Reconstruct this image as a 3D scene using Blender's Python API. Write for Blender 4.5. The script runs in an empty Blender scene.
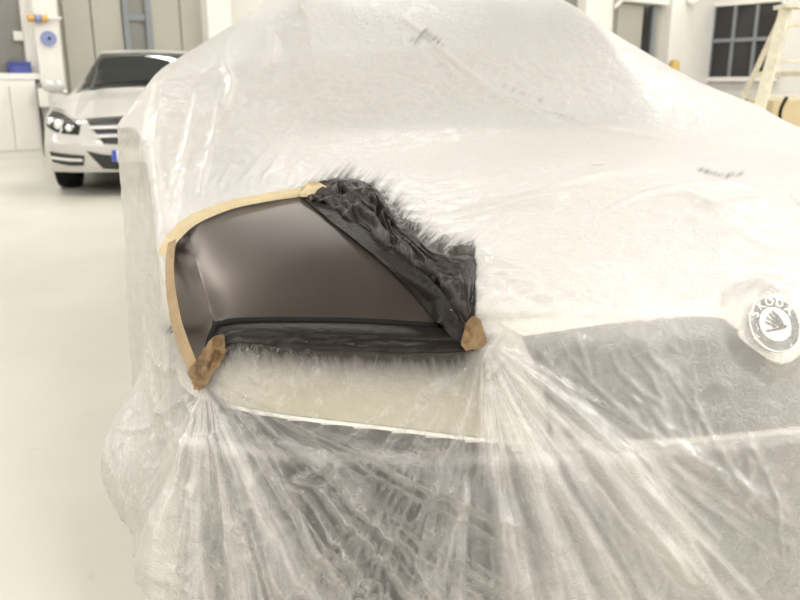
import bpy, bmesh, math, random
import numpy as np
from mathutils import Vector, Matrix
from mathutils.bvhtree import BVHTree

random.seed(7)
rng = np.random.default_rng(7)
SC = bpy.context.scene
COL = SC.collection
R = math.radians

# ------------------------------------------------------------------ camera
FPX = 780.0
CAM = np.array([0.0, 0.0, 1.12])
PITCH = R(15.6)
cd = bpy.data.cameras.new('camera')
cam = bpy.data.objects.new('camera', cd)
COL.objects.link(cam)
cam.location = CAM
cam.rotation_euler = (R(90) - PITCH, 0, 0)
cd.sensor_width = 36.0
cd.lens = 36.0 * FPX / 800.0
cd.clip_start = 0.05
cd.clip_end = 200
cd.dof.use_dof = True
cd.dof.focus_distance = 1.25
cd.dof.aperture_fstop = 6.0
SC.camera = cam

# ------------------------------------------------------------------ world, exposure, lamps
w = bpy.data.worlds.new('world')
w.use_nodes = True
w.node_tree.nodes['Background'].inputs[0].default_value = (1.0, 0.97, 0.92, 1)
w.node_tree.nodes['Background'].inputs[1].default_value = 0.3
SC.world = w
SC.view_settings.view_transform = 'Standard'
SC.view_settings.look = 'None'
SC.view_settings.gamma = 1.0
SC.view_settings.use_curve_mapping = False
SC.view_settings.exposure = 0.42

# hall frame: corner behind the car, one axis along the back wall, one along the right wall
HC = np.array([8.95, 24.5, 0.0])
HA = np.array([-0.788, -0.616, 0.0])     # along the back wall, to the left
HB = np.array([0.616, -0.788, 0.0])      # along the right wall, towards the viewer
HALL_A, HALL_B, HALL_H = 34.0, 27.0, 6.0
HROT = math.atan2(HB[1], HB[0])


def hall(a, b, z=0.0):
    p = HC + HA * a + HB * b
    return Vector((p[0], p[1], z))


LAMP_POWER = 160.0
LAMPS = [(a_, b_, 1.0 if b_ > 10 else .6) for a_ in (2.5, 7.0, 12.0, 17.0, 21.5, 26.0, 31.0) for b_ in (2.6, 6.6, 18.0, 22.5)]
LAMPS += [(a_, 12.8, 1.0) for a_ in (2.5, 7.0, 11.0, 15.0, 25.6, 30.0)]
for ia, ib, kp in LAMPS:
    if True:
        ld = bpy.data.lights.new('tube_light', 'AREA')
        ld.shape = 'RECTANGLE'
        ld.size = 4.5
        ld.size_y = 0.35
        ld.energy = LAMP_POWER * kp
        ld.color = (1.0, 0.968, 0.915)
        lo = bpy.data.objects.new('tube_light', ld)
        COL.objects.link(lo)
        lo.location = hall(ia, ib, 5.35)
        lo.rotation_euler = (0, 0, HROT)

# ------------------------------------------------------------------ small numpy noise


def _hash(ix, iy, iz, seed):
    h = (ix.astype(np.int64) * 374761393 + iy.astype(np.int64) * 668265263 + iz.astype(np.int64) * 2147483647 + seed * 1274126177) & 0xFFFFFFFF
    h = ((h ^ (h >> 13)) * 1274126177) & 0xFFFFFFFF
    h = (h ^ (h >> 16)) & 0xFFFFFFFF
    h = (h * 2246822519) & 0xFFFFFFFF
    h = h ^ (h >> 15)
    return (h & 0xFFFFFF) / float(0xFFFFFF) * 2 - 1


def vnoise(p, seed=0):
    """smooth value noise, p (N,3) -> (-1..1)"""
    i = np.floor(p)
    f = p - i
    u = f * f * f * (f * (f * 6 - 15) + 10)
    ix, iy, iz = i[:, 0], i[:, 1], i[:, 2]
    r = np.zeros(len(p))
    for dx in (0, 1):
        wx = u[:, 0] if dx else 1 - u[:, 0]
        for dy in (0, 1):
            wy = u[:, 1] if dy else 1 - u[:, 1]
            for dz in (0, 1):
                wz = u[:, 2] if dz else 1 - u[:, 2]
                r += wx * wy * wz * _hash(ix + dx, iy + dy, iz + dz, seed)
    return r


def fbm(p, seed=0, octv=3):
    r = np.zeros(len(p))
    a = 1.0
    for k in range(octv):
        r += a * vnoise(p * (2.03 ** k) + 17.3 * k, seed + k)
        a *= 0.5
    return r


def ridged(p, seed=0, octv=3):
    """sharp creases: 0..1"""
    r = np.zeros(len(p))
    a = 0.6
    for k in range(octv):
        n = 1 - np.abs(vnoise(p * (2.1 ** k) + 31.7 * k, seed + k)) * 1.6
        r += a * np.clip(n, -0.4, 1) ** 1
        a *= 0.5
    return r


def sstep(a, b, x):
    t = np.clip((x - a) / (b - a), 0, 1)
    return t * t * (3 - 2 * t)


def catmull(pts, n):
    pts = np.array(pts, float)
    ext = np.vstack([2 * pts[0] - pts[1], pts, 2 * pts[-1] - pts[-2]])
    dense = []
    for i in range(len(pts) - 1):
        p0, p1, p2, p3 = ext[i:i + 4]
        u = np.linspace(0, 1, 24, endpoint=False)[:, None]
        dense.append(0.5 * ((2 * p1) + (-p0 + p2) * u + (2 * p0 - 5 * p1 + 4 * p2 - p3) * u ** 2 + (-p0 + 3 * p1 - 3 * p2 + p3) * u ** 3))
    dense = np.vstack(dense + [pts[-1:]])
    L = np.concatenate([[0], np.cumsum(np.linalg.norm(np.diff(dense, axis=0), axis=1))])
    q = np.linspace(0, L[-1], n) if np.isscalar(n) else np.asarray(n) * L[-1]
    return np.stack([np.interp(q, L, dense[:, k]) for k in range(pts.shape[1])], 1)


# ------------------------------------------------------------------ materials
MATS = {}


def mat(name, color, rough=0.5, metal=0.0, spec=0.5, noise=0.0, nscale=8.0, bump=0.0, bscale=60.0, coat=0.0, emit=None, alpha=None):
    if name in MATS:
        return MATS[name]
    m = bpy.data.materials.new(name)
    m.use_nodes = True
    nt = m.node_tree
    b = nt.nodes['Principled BSDF']
    b.inputs['Roughness'].default_value = rough
    b.inputs['Metallic'].default_value = metal
    b.inputs['Specular IOR Level'].default_value = spec
    b.inputs['Coat Weight'].default_value = coat
    b.inputs['Base Color'].default_value = (*color, 1)
    tc = nt.nodes.new('ShaderNodeTexCoord')
    n = nt.nodes.new('ShaderNodeTexNoise')
    n.inputs['Scale'].default_value = nscale
    n.inputs['Detail'].default_value = 5
    nt.links.new(tc.outputs['Object'], n.inputs['Vector'])
    mx = nt.nodes.new('ShaderNodeMix')
    mx.data_type = 'RGBA'
    mx.inputs[6].default_value = (*[c * (1 - noise) for c in color], 1)
    mx.inputs[7].default_value = (*[min(1, c * (1 + noise)) for c in color], 1)
    nt.links.new(n.outputs['Fac'], mx.inputs[0])
    nt.links.new(mx.outputs[2], b.inputs['Base Color'])
    if bump > 0:
        n2 = nt.nodes.new('ShaderNodeTexNoise')
        n2.inputs['Scale'].default_value = bscale
        n2.inputs['Detail'].default_value = 4
        nt.links.new(tc.outputs['Object'], n2.inputs['Vector'])
        bp = nt.nodes.new('ShaderNodeBump')
        bp.inputs['Strength'].default_value = bump
        bp.inputs['Distance'].default_value = 0.01
        nt.links.new(n2.outputs['Fac'], bp.inputs['Height'])
        nt.links.new(bp.outputs['Normal'], b.inputs['Normal'])
    if emit:
        b.inputs['Emission Color'].default_value = (*emit[0], 1)
        b.inputs['Emission Strength'].default_value = emit[1]
    MATS[name] = m
    return m


M_WALL = mat('wall_paint', (0.68, 0.665, 0.62), 0.7, noise=0.05, nscale=1.5, bump=0.1)
M_CEIL = mat('grey_roof_sheet', (0.22, 0.22, 0.215), 0.6, noise=0.1)
M_WHITE = mat('white_gloss_paint', (0.74, 0.725, 0.69), 0.45, noise=0.05, nscale=4)
M_GREY = mat('grey_door_panel', (0.37, 0.36, 0.31), 0.5, noise=0.06, nscale=2)
M_GREYD = mat('grey_window_dusty', (0.21, 0.205, 0.185), 0.25, noise=0.12, nscale=2)
M_BLUEGREY = mat('bluegrey_steel', (0.20, 0.215, 0.235), 0.45, noise=0.08)
M_DARK = mat('dark_night_glass', (0.028, 0.026, 0.026), 0.15, noise=0.3, nscale=1.2)
M_BLUE = mat('blue_plastic', (0.07, 0.09, 0.33), 0.4, noise=0.1)
M_BLUEL = mat('pale_blue_plastic', (0.22, 0.27, 0.48), 0.4, noise=0.1)
M_ORANGE = mat('orange_tape', (0.65, 0.38, 0.10), 0.5, noise=0.15)
M_BLACK = mat('black_rubber', (0.008, 0.008, 0.008), 0.75, spec=0.2, noise=0.2)
M_TAN = mat('tan_cardboard', (0.50, 0.41, 0.25), 0.8, noise=0.12, nscale=5)
M_LADDER = mat('paint_spattered_wood', (0.62, 0.58, 0.46), 0.7, noise=0.35, nscale=14)
M_CHROME = mat('chrome', (0.86, 0.86, 0.85), 0.12, metal=1.0, noise=0.02)
M_SATIN = mat('satin_chrome', (0.5, 0.5, 0.49), 0.38, metal=1.0, noise=0.03)
M_STEEL = mat('dull_steel', (0.30, 0.30, 0.29), 0.4, metal=0.7, noise=0.1)
M_SILVER = mat('silver_car_paint', (0.52, 0.505, 0.485), 0.32, metal=0.25, coat=0.6, noise=0.02)
M_CARPAINT = mat('light_car_paint', (0.62, 0.61, 0.595), 0.35, metal=0.0, coat=0.5, noise=0.02)
M_BUMPER = mat('dark_bumper_plastic', (0.040, 0.034, 0.036), 0.5, noise=0.1)
M_GRILLE = mat('black_grille', (0.02, 0.02, 0.02), 0.4, noise=0.1)
M_GLASSDARK = mat('dark_car_glass', (0.03, 0.033, 0.03), 0.03, spec=0.5, noise=0.1)
M_SCREEN = mat('dusty_car_glass', (0.30, 0.30, 0.29), 0.2, noise=0.1)
M_LAMP = mat('headlamp_reflector', (0.40, 0.375, 0.30), 0.3, noise=0.15, nscale=20)
M_EMBDARK = mat('emblem_dark_ring', (0.05, 0.06, 0.055), 0.35, noise=0.1)
M_EMBWHITE = mat('emblem_silver', (0.82, 0.82, 0.80), 0.3, metal=0.2, noise=0.03)
M_PLATE = mat('plate_white', (0.85, 0.85, 0.82), 0.4)
M_PLATEBLUE = mat('plate_blue', (0.05, 0.08, 0.45), 0.4)
M_RIM = mat('alloy_rim', (0.45, 0.45, 0.45), 0.35, metal=0.8)


def tape_mat():
    m = mat('masking_tape_paper', (0.31, 0.22, 0.12), 0.6, noise=0.22, nscale=40, bump=0.35, bscale=180)
    return m


M_TAPE = tape_mat()
M_TAPEPALE = mat('masking_tape_pale', (0.55, 0.455, 0.28), 0.6, noise=0.15, nscale=40, bump=0.3, bscale=180)
M_TAPEDUSTY = mat('masking_tape_oversprayed', (0.185, 0.115, 0.052), 0.6, noise=0.8, nscale=45, bump=0.35, bscale=180)


def floor_mat():
    m = bpy.data.materials.new('workshop_floor')
    m.use_nodes = True
    nt = m.node_tree
    b = nt.nodes['Principled BSDF']
    tc = nt.nodes.new('ShaderNodeTexCoord')
    n1 = nt.nodes.new('ShaderNodeTexNoise')
    n1.inputs['Scale'].default_value = 0.9
    n1.inputs['Detail'].default_value = 6
    n2 = nt.nodes.new('ShaderNodeTexNoise')
    n2.inputs['Scale'].default_value = 9
    n2.inputs['Detail'].default_value = 8
    n2.inputs['Roughness'].default_value = 0.7
    nt.links.new(tc.outputs['Object'], n1.inputs['Vector'])
    nt.links.new(tc.outputs['Object'], n2.inputs['Vector'])
    cr = nt.nodes.new('ShaderNodeValToRGB')
    cr.color_ramp.elements[0].position = 0.3
    cr.color_ramp.elements[0].color = (0.51, 0.495, 0.43, 1)
    cr.color_ramp.elements[1].position = 0.7
    cr.color_ramp.elements[1].color = (0.59, 0.575, 0.505, 1)
    nt.links.new(n1.outputs['Fac'], cr.inputs[0])
    cr2 = nt.nodes.new('ShaderNodeValToRGB')
    cr2.color_ramp.elements[0].position = 0.62
    cr2.color_ramp.elements[0].color = (1, 1, 1, 1)
    cr2.color_ramp.elements[1].position = 0.80
    cr2.color_ramp.elements[1].color = (0.78, 0.75, 0.68, 1)
    nt.links.new(n2.outputs['Fac'], cr2.inputs[0])
    mx = nt.nodes.new('ShaderNodeMix')
    mx.data_type = 'RGBA'
    mx.blend_type = 'MULTIPLY'
    mx.inputs[0].default_value = 1
    nt.links.new(cr.outputs[0], mx.inputs[6])
    nt.links.new(cr2.outputs[0], mx.inputs[7])
    nt.links.new(mx.outputs[2], b.inputs['Base Color'])
    b.inputs['Roughness'].default_value = 0.38
    return m


def film_mat():
    """thin translucent masking film; attributes: paint (overspray stain), haze (doubled / crumpled film)"""
    m = bpy.data.materials.new('masking_film')
    m.use_nodes = True
    nt = m.node_tree
    N = nt.nodes
    L = nt.links
    N.remove(N['Principled BSDF'])
    out = N['Material Output']

    def math_(op, a, b_=None, clamp=False):
        nd = N.new('ShaderNodeMath')
        nd.operation = op
        nd.use_clamp = clamp
        for i, v in enumerate((a, b_)):
            if v is None:
                continue
            if isinstance(v, (int, float)):
                nd.inputs[i].default_value = v
            else:
                L.new(v, nd.inputs[i])
        return nd.outputs[0]
    tc = N.new('ShaderNodeTexCoord')
    # fine creases (relief)
    n1 = N.new('ShaderNodeTexNoise')
    n1.inputs['Scale'].default_value = 38
    n1.inputs['Detail'].default_value = 6
    n1.inputs['Roughness'].default_value = 0.65
    n1.inputs['Distortion'].default_value = 1.2
    L.new(tc.outputs['Object'], n1.inputs['Vector'])
    v1 = N.new('ShaderNodeTexVoronoi')
    v1.feature = 'DISTANCE_TO_EDGE'
    v1.inputs['Scale'].default_value = 26
    nw = N.new('ShaderNodeMixRGB')
    nw.blend_type = 'ADD'
    nw.inputs[0].default_value = 0.06
    L.new(tc.outputs['Object'], nw.inputs[1])
    L.new(n1.outputs['Color'], nw.inputs[2])
    L.new(nw.outputs[0], v1.inputs['Vector'])
    crease = math_('SUBTRACT', 1.0, math_('MULTIPLY', v1.outputs['Distance'], 9.0, True), True)
    hgt = math_('ADD', math_('MULTIPLY', crease, 0.25), n1.outputs['Fac'])
    # crumpled facets
    v2 = N.new('ShaderNodeTexVoronoi')
    v2.inputs['Scale'].default_value = 21
    L.new(nw.outputs[0], v2.inputs['Vector'])
    at_c = N.new('ShaderNodeAttribute')
    at_c.attribute_name = 'crumple'
    hgt = math_('ADD', hgt, math_('MULTIPLY', math_('MULTIPLY', v2.outputs['Distance'], 2.2), at_c.outputs['Fac']))
    # long fine pleats fanning out of the two gathers
    rid = None
    for nm in ('fan_a', 'fan_b'):
        fu = N.new('ShaderNodeUVMap')
        fu.uv_map = nm
        fn = N.new('ShaderNodeTexNoise')
        fn.inputs['Scale'].default_value = 1.0
        fn.inputs['Detail'].default_value = 3.5
        fn.inputs['Roughness'].default_value = 0.55
        L.new(fu.outputs[0], fn.inputs['Vector'])
        a_ = math_('ABSOLUTE', math_('SUBTRACT', fn.outputs['Fac'], 0.5))
        r_ = math_('SUBTRACT', 1.0, math_('MULTIPLY', a_, 6.0, True), True)
        fw = N.new('ShaderNodeAttribute')
        fw.attribute_name = nm + '_weight'
        r_ = math_('MULTIPLY', r_, fw.outputs['Fac'])
        rid = r_ if rid is None else math_('MAXIMUM', rid, r_)
    hgt = math_('ADD', hgt, math_('MULTIPLY', rid, 1.1))
    pleat = math_('MULTIPLY', math_('MULTIPLY', rid, rid), rid)
    bp = N.new('ShaderNodeBump')
    bp.inputs['Strength'].default_value = 0.45
    bp.inputs['Distance'].default_value = 0.005
    L.new(hgt, bp.inputs['Height'])
    at_p = N.new('ShaderNodeAttribute')
    at_p.attribute_name = 'paint'
    at_h = N.new('ShaderNodeAttribute')
    at_h.attribute_name = 'haze'
    uv = N.new('ShaderNodeUVMap')
    uv.uv_map = 'chart'
    # overspray streaks run along the little tension wrinkles (the chart map is laid out that way)
    n3 = N.new('ShaderNodeTexNoise')
    n3.inputs['Scale'].default_value = 1.0
    n3.inputs['Detail'].default_value = 5
    L.new(uv.outputs[0], n3.inputs['Vector'])
    at_s = N.new('ShaderNodeAttribute')
    at_s.attribute_name = 'streak'
    pn = math_('ADD', at_p.outputs['Fac'], math_('MULTIPLY', math_('SUBTRACT', n3.outputs['Fac'], 0.5), at_s.outputs['Fac']))
    pn = math_('MULTIPLY', pn, at_p.outputs['Fac'])
    paint = math_('MULTIPLY', pn, 2.3, True)
    col = N.new('ShaderNodeMix')
    col.data_type = 'RGBA'
    col.inputs[6].default_value = (0.86, 0.835, 0.81, 1)
    col.inputs[7].default_value = (0.055, 0.046, 0.04, 1)
    L.new(paint, col.inputs[0])
    dif = N.new('ShaderNodeBsdfDiffuse')
    L.new(col.outputs[2], dif.inputs[0])
    trl = N.new('ShaderNodeBsdfTranslucent')
    L.new(col.outputs[2], trl.inputs[0])
    glo = N.new('ShaderNodeBsdfGlossy')
    glo.inputs['Roughness'].default_value = 0.27
    for nd in (dif, trl, glo):
        L.new(bp.outputs[0], nd.inputs['Normal'])
    md = N.new('ShaderNodeMixShader')
    md.inputs[0].default_value = 0.42
    L.new(dif.outputs[0], md.inputs[1])
    L.new(trl.outputs[0], md.inputs[2])
    fr = N.new('ShaderNodeFresnel')
    fr.inputs['IOR'].default_value = 1.5
    L.new(bp.outputs[0], fr.inputs['Normal'])
    tr = N.new('ShaderNodeBsdfTransparent')
    tr.inputs[0].default_value = (0.97, 0.96, 0.94, 1)
    lw = N.new('ShaderNodeLayerWeight')
    lw.inputs['Blend'].default_value = 0.35
    op = math_('ADD', at_h.outputs['Fac'], math_('MULTIPLY', lw.outputs['Facing'], 0.25))
    op = math_('ADD', op, math_('MULTIPLY', crease, 0.06))
    op = math_('ADD', op, math_('MULTIPLY', pleat, 0.48))
    op = math_('ADD', op, math_('MULTIPLY', paint, 0.75), True)
    mt = N.new('ShaderNodeMixShader')
    L.new(op, mt.inputs[0])
    L.new(tr.outputs[0], mt.inputs[1])
    L.new(md.outputs[0], mt.inputs[2])
    # the skin of the film mirrors the lamps whether or not it is clear
    mg = N.new('ShaderNodeMixShader')
    L.new(math_('MULTIPLY', fr.outputs[0], math_('ADD', math_('MULTIPLY', at_c.outputs['Fac'], 0.34), 0.22), True), mg.inputs[0])
    L.new(mt.outputs[0], mg.inputs[1])
    L.new(glo.outputs[0], mg.inputs[2])
    L.new(mg.outputs[0], out.inputs[0])
    return m


M_FILM = film_mat()
M_FLOOR = floor_mat()


def painted_film_mat():
    m = mat('film_painted_over', (0.028, 0.0225, 0.019), 0.40, spec=0.35, noise=0.25, nscale=30, bump=0.25, bscale=90)
    return m


M_PFILM = painted_film_mat()
M_PSTRIP = mat('film_strip_painted_over', (0.013, 0.0105, 0.009), 0.45, spec=0.2, noise=0.25, nscale=30, bump=0.2, bscale=90)
M_PANEL = mat('fresh_dark_basecoat', (0.120, 0.101, 0.088), 0.38, metal=0.85, spec=0.5, noise=0.03, nscale=200)

# ------------------------------------------------------------------ object helpers


def obj(name, verts, faces, m, parent=None, smooth=True):
    me = bpy.data.meshes.new(name)
    verts = np.asarray(verts, dtype=np.float64).reshape(-1, 3)
    if isinstance(faces, np.ndarray) and faces.ndim == 2:
        k = faces.shape[1]
        me.vertices.add(len(verts))
        me.vertices.foreach_set('co', verts.ravel())
        me.loops.add(faces.size)
        me.loops.foreach_set('vertex_index', faces.ravel().astype(np.int32))
        me.polygons.add(len(faces))
        me.polygons.foreach_set('loop_start', np.arange(0, faces.size, k, dtype=np.int32))
        me.update(calc_edges=True)
    else:
        me.from_pydata([tuple(v) for v in verts], [], [tuple(f) for f in faces])
        me.update()
    if smooth:
        me.polygons.foreach_set('use_smooth', np.ones(len(me.polygons), dtype=bool))
    me.materials.append(m)
    o = bpy.data.objects.new(name, me)
    COL.objects.link(o)
    if parent is not None:
        o.parent = parent
    return o


def bmobj(name, bm, m, parent=None, smooth=False, bevel=0.0):
    if bevel > 0:
        bmesh.ops.bevel(bm, geom=[e for e in bm.edges], offset=bevel, segments=2, affect='EDGES', profile=0.5)
    bmesh.ops.recalc_face_normals(bm, faces=bm.faces)
    me = bpy.data.meshes.new(name)
    bm.to_mesh(me)
    bm.free()
    if smooth:
        for p in me.polygons:
            p.use_smooth = True
    me.materials.append(m)
    o = bpy.data.objects.new(name, me)
    COL.objects.link(o)
    if parent is not None:
        o.parent = parent
    return o


def add_box(bm, c, size, rz=0.0, M=None):
    mt = Matrix.Translation(Vector(c)) @ Matrix.Rotation(rz, 4, 'Z') @ Matrix.Diagonal((*size, 1))
    if M is not None:
        mt = M @ mt
    bmesh.ops.create_cube(bm, size=1.0, matrix=mt)


def add_bar(bm, a, b, wx, wy):
    a, b = Vector(a), Vector(b)
    d = b - a
    q = d.to_track_quat('Z', 'Y')
    bmesh.ops.create_cube(bm, size=1.0, matrix=Matrix.Translation((a + b) / 2) @ q.to_matrix().to_4x4() @ Matrix.Diagonal((wx, wy, d.length, 1)))


def add_cyl(bm, a, b, r1, r2=None, seg=24):
    a, b = Vector(a), Vector(b)
    d = b - a
    q = d.to_track_quat('Z', 'Y')
    bmesh.ops.create_cone(bm, cap_ends=True, segments=seg, radius1=r1, radius2=r1 if r2 is None else r2, depth=d.length,
                          matrix=Matrix.Translation((a + b) / 2) @ q.to_matrix().to_4x4())


def add_tube(bm, pts, r, seg=8):
    pts = [Vector(p) for p in pts]
    rings = []
    for i, p in enumerate(pts):
        d = (pts[min(i + 1, len(pts) - 1)] - pts[max(i - 1, 0)]).normalized()
        u = d.orthogonal().normalized() if i == 0 else (u - d * u.dot(d)).normalized()
        v = d.cross(u)
        rings.append([bm.verts.new(p + (u * math.cos(2 * math.pi * k / seg) + v * math.sin(2 * math.pi * k / seg)) * r) for k in range(seg)])
    for a, b in zip(rings, rings[1:]):
        for k in range(seg):
            bm.faces.new((a[k], a[(k + 1) % seg], b[(k + 1) % seg], b[k]))
    bm.faces.new(rings[0][::-1])
    bm.faces.new(rings[-1])


def tag(o, label=None, cat=None, group=None, kind=None):
    if label:
        o['label'] = label
    if cat:
        o['category'] = cat
    if group:
        o['group'] = group
    if kind:
        o['kind'] = kind
    return o


def thing(name, label, cat, loc=(0, 0, 0), rz=0.0, group=None):
    o = bpy.data.objects.new(name, None)
    COL.objects.link(o)
    o.location = loc
    o.rotation_euler = (0, 0, rz)
    return tag(o, label, cat, group)


def quads(nu, nv, wrap=False):
    i, j = np.meshgrid(np.arange(nu if wrap else nu - 1), np.arange(nv - 1), indexing='ij')
    i2 = (i + 1) % nu
    return np.stack([i * nv + j, i2 * nv + j, i2 * nv + j + 1, i * nv + j + 1], -1).reshape(-1, 4)


def shell(name, G, m, parent=None, thick=0.002, smooth=True):
    """closed thin shell from a grid G (nu,nv,3); the back side is pushed in along the grid normal"""
    nu, nv = G.shape[:2]
    nrm = grid_normals(G)
    B = G - nrm * thick
    V = [G.reshape(-1, 3), B.reshape(-1, 3)]
    F = quads(nu, nv)
    n = nu * nv
    fs = [F, F[:, ::-1] + n]
    m0 = 2 * n
    idx = np.arange(n).reshape(nu, nv)
    for line in (idx[:, 0], idx[::-1, -1], idx[0, ::-1], idx[-1, :]):
        k = len(line)
        V += [G.reshape(-1, 3)[line], B.reshape(-1, 3)[line]]
        q = np.arange(k - 1) + m0
        fs.append(np.stack([q + 1, q, q + k, q + k + 1], -1))
        m0 += 2 * k
    return obj(name, np.concatenate(V), np.concatenate(fs), m, parent, smooth)


def grid_normals(G):
    du = np.gradient(G, axis=0)
    dv = np.gradient(G, axis=1)
    n = np.cross(du, dv)
    return n / (np.linalg.norm(n, axis=-1, keepdims=True) + 1e-12)


# ------------------------------------------------------------------ frames
class Frame:
    def __init__(self, origin, phi):
        self.o = np.array(origin, float)
        self.phi = phi
        c, s = math.cos(phi), math.sin(phi)
        self.M = np.array([[c, -s, 0], [s, c, 0], [0, 0, 1.0]])   # local -> world

    def to_world(self, p):
        return np.asarray(p) @ self.M.T + self.o

    def to_local(self, p):
        return (np.asarray(p) - self.o) @ self.M

    def dir_local(self, d):
        return np.asarray(d) @ self.M


def pix_dir(px, py):
    x = (px - 400) / FPX
    y = (300 - py) / FPX
    c, s = math.cos(PITCH), math.sin(PITCH)
    return np.array([x, c + y * s, -s + y * c])


def project(Pw):
    d = Pw - CAM
    c, s = math.cos(PITCH), math.sin(PITCH)
    zc = d[..., 1] * c - d[..., 2] * s
    yc = d[..., 1] * s + d[..., 2] * c
    return np.stack([400 + FPX * d[..., 0] / zc, 300 - FPX * yc / zc], -1)


def in_poly(x, y, poly):
    r = np.zeros(len(x), bool)
    j = len(poly) - 1
    for i in range(len(poly)):
        xi, yi = poly[i]
        xj, yj = poly[j]
        c = ((yi > y) != (yj > y)) & (x < (xj - xi) * (y - yi) / (yj - yi + 1e-12) + xi)
        r ^= c
        j = i
    return r


# ------------------------------------------------------------------ generic car skin: top rings inside the outline, skirt outside it
def car_skin(outline_half, ws, height, skirt, n_in, n_sk, spine=(0.6, 3.4), bias=1.0, smooth_iters=3, offs=0.0):
    """outline_half: (t>=0, y) from nose centre to tail centre. ws: signed params -1..1 (0 nose centre, +-1 tail centre)"""
    ws = np.asarray(ws)
    half = catmull(outline_half, np.linspace(0, 1, 4000))
    q = np.abs(ws)
    ox = np.interp(q, np.linspace(0, 1, 4000), half[:, 0]) * np.where(ws < 0, -1, 1)
    oy = np.interp(q, np.linspace(0, 1, 4000), half[:, 1])
    O = np.stack([ox, oy], 1)
    d = np.gradient(half, axis=0)
    nx_ = -d[:, 1]
    ny_ = d[:, 0]
    ln = np.hypot(nx_, ny_)
    nx_, ny_ = -nx_ / ln, -ny_ / ln          # outward for the t>=0 half
    n = np.stack([np.interp(q, np.linspace(0, 1, 4000), nx_) * np.where(ws < 0, -1, 1), np.interp(q, np.linspace(0, 1, 4000), ny_)], 1)
    n /= np.linalg.norm(n, axis=1, keepdims=True)
    S = np.stack([np.zeros(len(ws)), np.clip(oy, *spine)], 1)
    r = np.linspace(0, 1, n_in) ** bias
    Pin = S[:, None, :] + (O - S)[:, None, :] * r[None, :, None]
    zin = height(Pin[..., 0], Pin[..., 1])
    top = np.concatenate([Pin, zin[..., None]], -1)
    v = np.linspace(0, 1, n_sk + 1)[1:]
    out, z = skirt(O, n, zin[:, -1], v)
    sk = np.concatenate([O[:, None, :] + n[:, None, :] * out[..., None], z[..., None]], -1)
    P = np.concatenate([top, sk], 1)
    for _ in range(smooth_iters):
        P[:, 1:-1] = 0.25 * P[:, :-2] + 0.5 * P[:, 1:-1] + 0.25 * P[:, 2:]
    if offs:
        P = P + skin_normals(P) * offs
    return P


def skin_normals(P):
    n = grid_normals(P)
    # outward / upward
    ref = np.array([0, 2.0, 0.3])
    sgn = np.sign((n * (P - ref)).sum(-1))
    mean = np.sign(np.median(sgn))
    return n * (mean if mean != 0 else 1)


def make_bvh(P):
    F = quads(P.shape[0], P.shape[1])
    return BVHTree.FromPolygons([tuple(v) for v in P.reshape(-1, 3)], [tuple(f) for f in F.tolist()])


def cast(bvh, origin, direction):
    h = bvh.ray_cast(Vector(origin), Vector(direction).normalized())
    return h


# ================================================================== SKODA under the film
CF = Frame((0.565, 1.139, 0.0), R(13.0))

HOOD_Y = [0.0, 0.04, 0.12, 0.3, 0.6, 1.05, 1.4, 1.78, 2.3, 3.0, 3.7, 4.4]
HOOD_Z = [0.795, 0.815, 0.838, 0.878, 0.932, 0.985, 1.215, 1.395, 1.46, 1.45, 1.30, 1.0]
BELT_Y = [0.0, 0.6, 1.05, 2.0, 4.4]
BELT_Z = [0.79, 0.93, 0.97, 0.98, 0.95]
_hd = catmull(np.stack([HOOD_Y, HOOD_Z], 1), 800)


def body_height(t, y):
    zc = np.interp(y, _hd[:, 0], _hd[:, 1])
    belt = np.interp(y, BELT_Y, BELT_Z)
    a = np.abs(t)
    hood = zc - 0.075 * (a / 0.88) ** 3
    g = sstep(0.95, 1.25, y)
    hw = np.clip(1 - (a - 0.44) / (0.88 - 0.44), 0, 1)
    green = belt - 0.03 + (zc - belt + 0.03 - 0.02 * (a / 0.6) ** 2) * hw
    return hood * (1 - g) + np.minimum(hood, green) * g


OUT_BODY = [(0, 0), (.25, .008), (.45, .035), (.65, .09), (.76, .135), (.838, .20), (.884, .31), (.902, .48), (.900, .8), (.890, 1.4), (.885, 3.0), (.86, 3.9), (.75, 4.3), (.4, 4.4), (0, 4.42)]
FZ = [.02, .18, .30, .45, .56, .605, .62, .70, .76, .80]
FO_BODY = [.03, .05, .080, .088, .080, .070, .062, .040, .020, 0]
FO_FILM = [.16, .145, .120, .104, .088, .078, .070, .044, .021, 0]


def body_skirt(O, n, z0, v):
    z = z0[:, None] + (0.18 - z0[:, None]) * v[None, :]
    nf = sstep(0.15, 0.75, -n[:, 1])[:, None]
    rear = (n[:, 1] > 0.3)[:, None]
    zz = z * np.minimum(1.0, 0.79 / np.maximum(z0[:, None], .79)) if False else z
    fr = np.interp(np.minimum(zz, z0[:, None]), FZ, FO_BODY)
    side = 0.022 * np.sin(np.clip((z0[:, None] - z) / (z0[:, None] - .18), 0, 1) * math.pi)
    out = fr * nf + side * (1 - nf)
    out = np.where(rear, side, out)
    return out, z


front_d = np.concatenate([np.linspace(-1, -0.40, 60, endpoint=False), np.linspace(-.40, 0, 300, endpoint=False), np.linspace(0, 0.40, 160, endpoint=False), np.linspace(.40, 1, 60)])
BODY = car_skin(OUT_BODY, front_d, body_height, body_skirt, 120, 110, bias=0.8, smooth_iters=6)
BODY_BVH = make_bvh(BODY)
cam_l = CF.to_local(CAM)


def hit(px, py, bvh=None):
    h = cast(bvh or BODY_BVH, cam_l, CF.dir_local(pix_dir(px, py)))
    if h[0] is None:
        return None
    return np.array(h[0]), np.array(h[1])


def hit_front(t, z, bvh=None):
    h = cast(bvh or BODY_BVH, (t, -3, z), (0, 1, 0))
    return np.array(h[0]) if h[0] is not None else None


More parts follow.
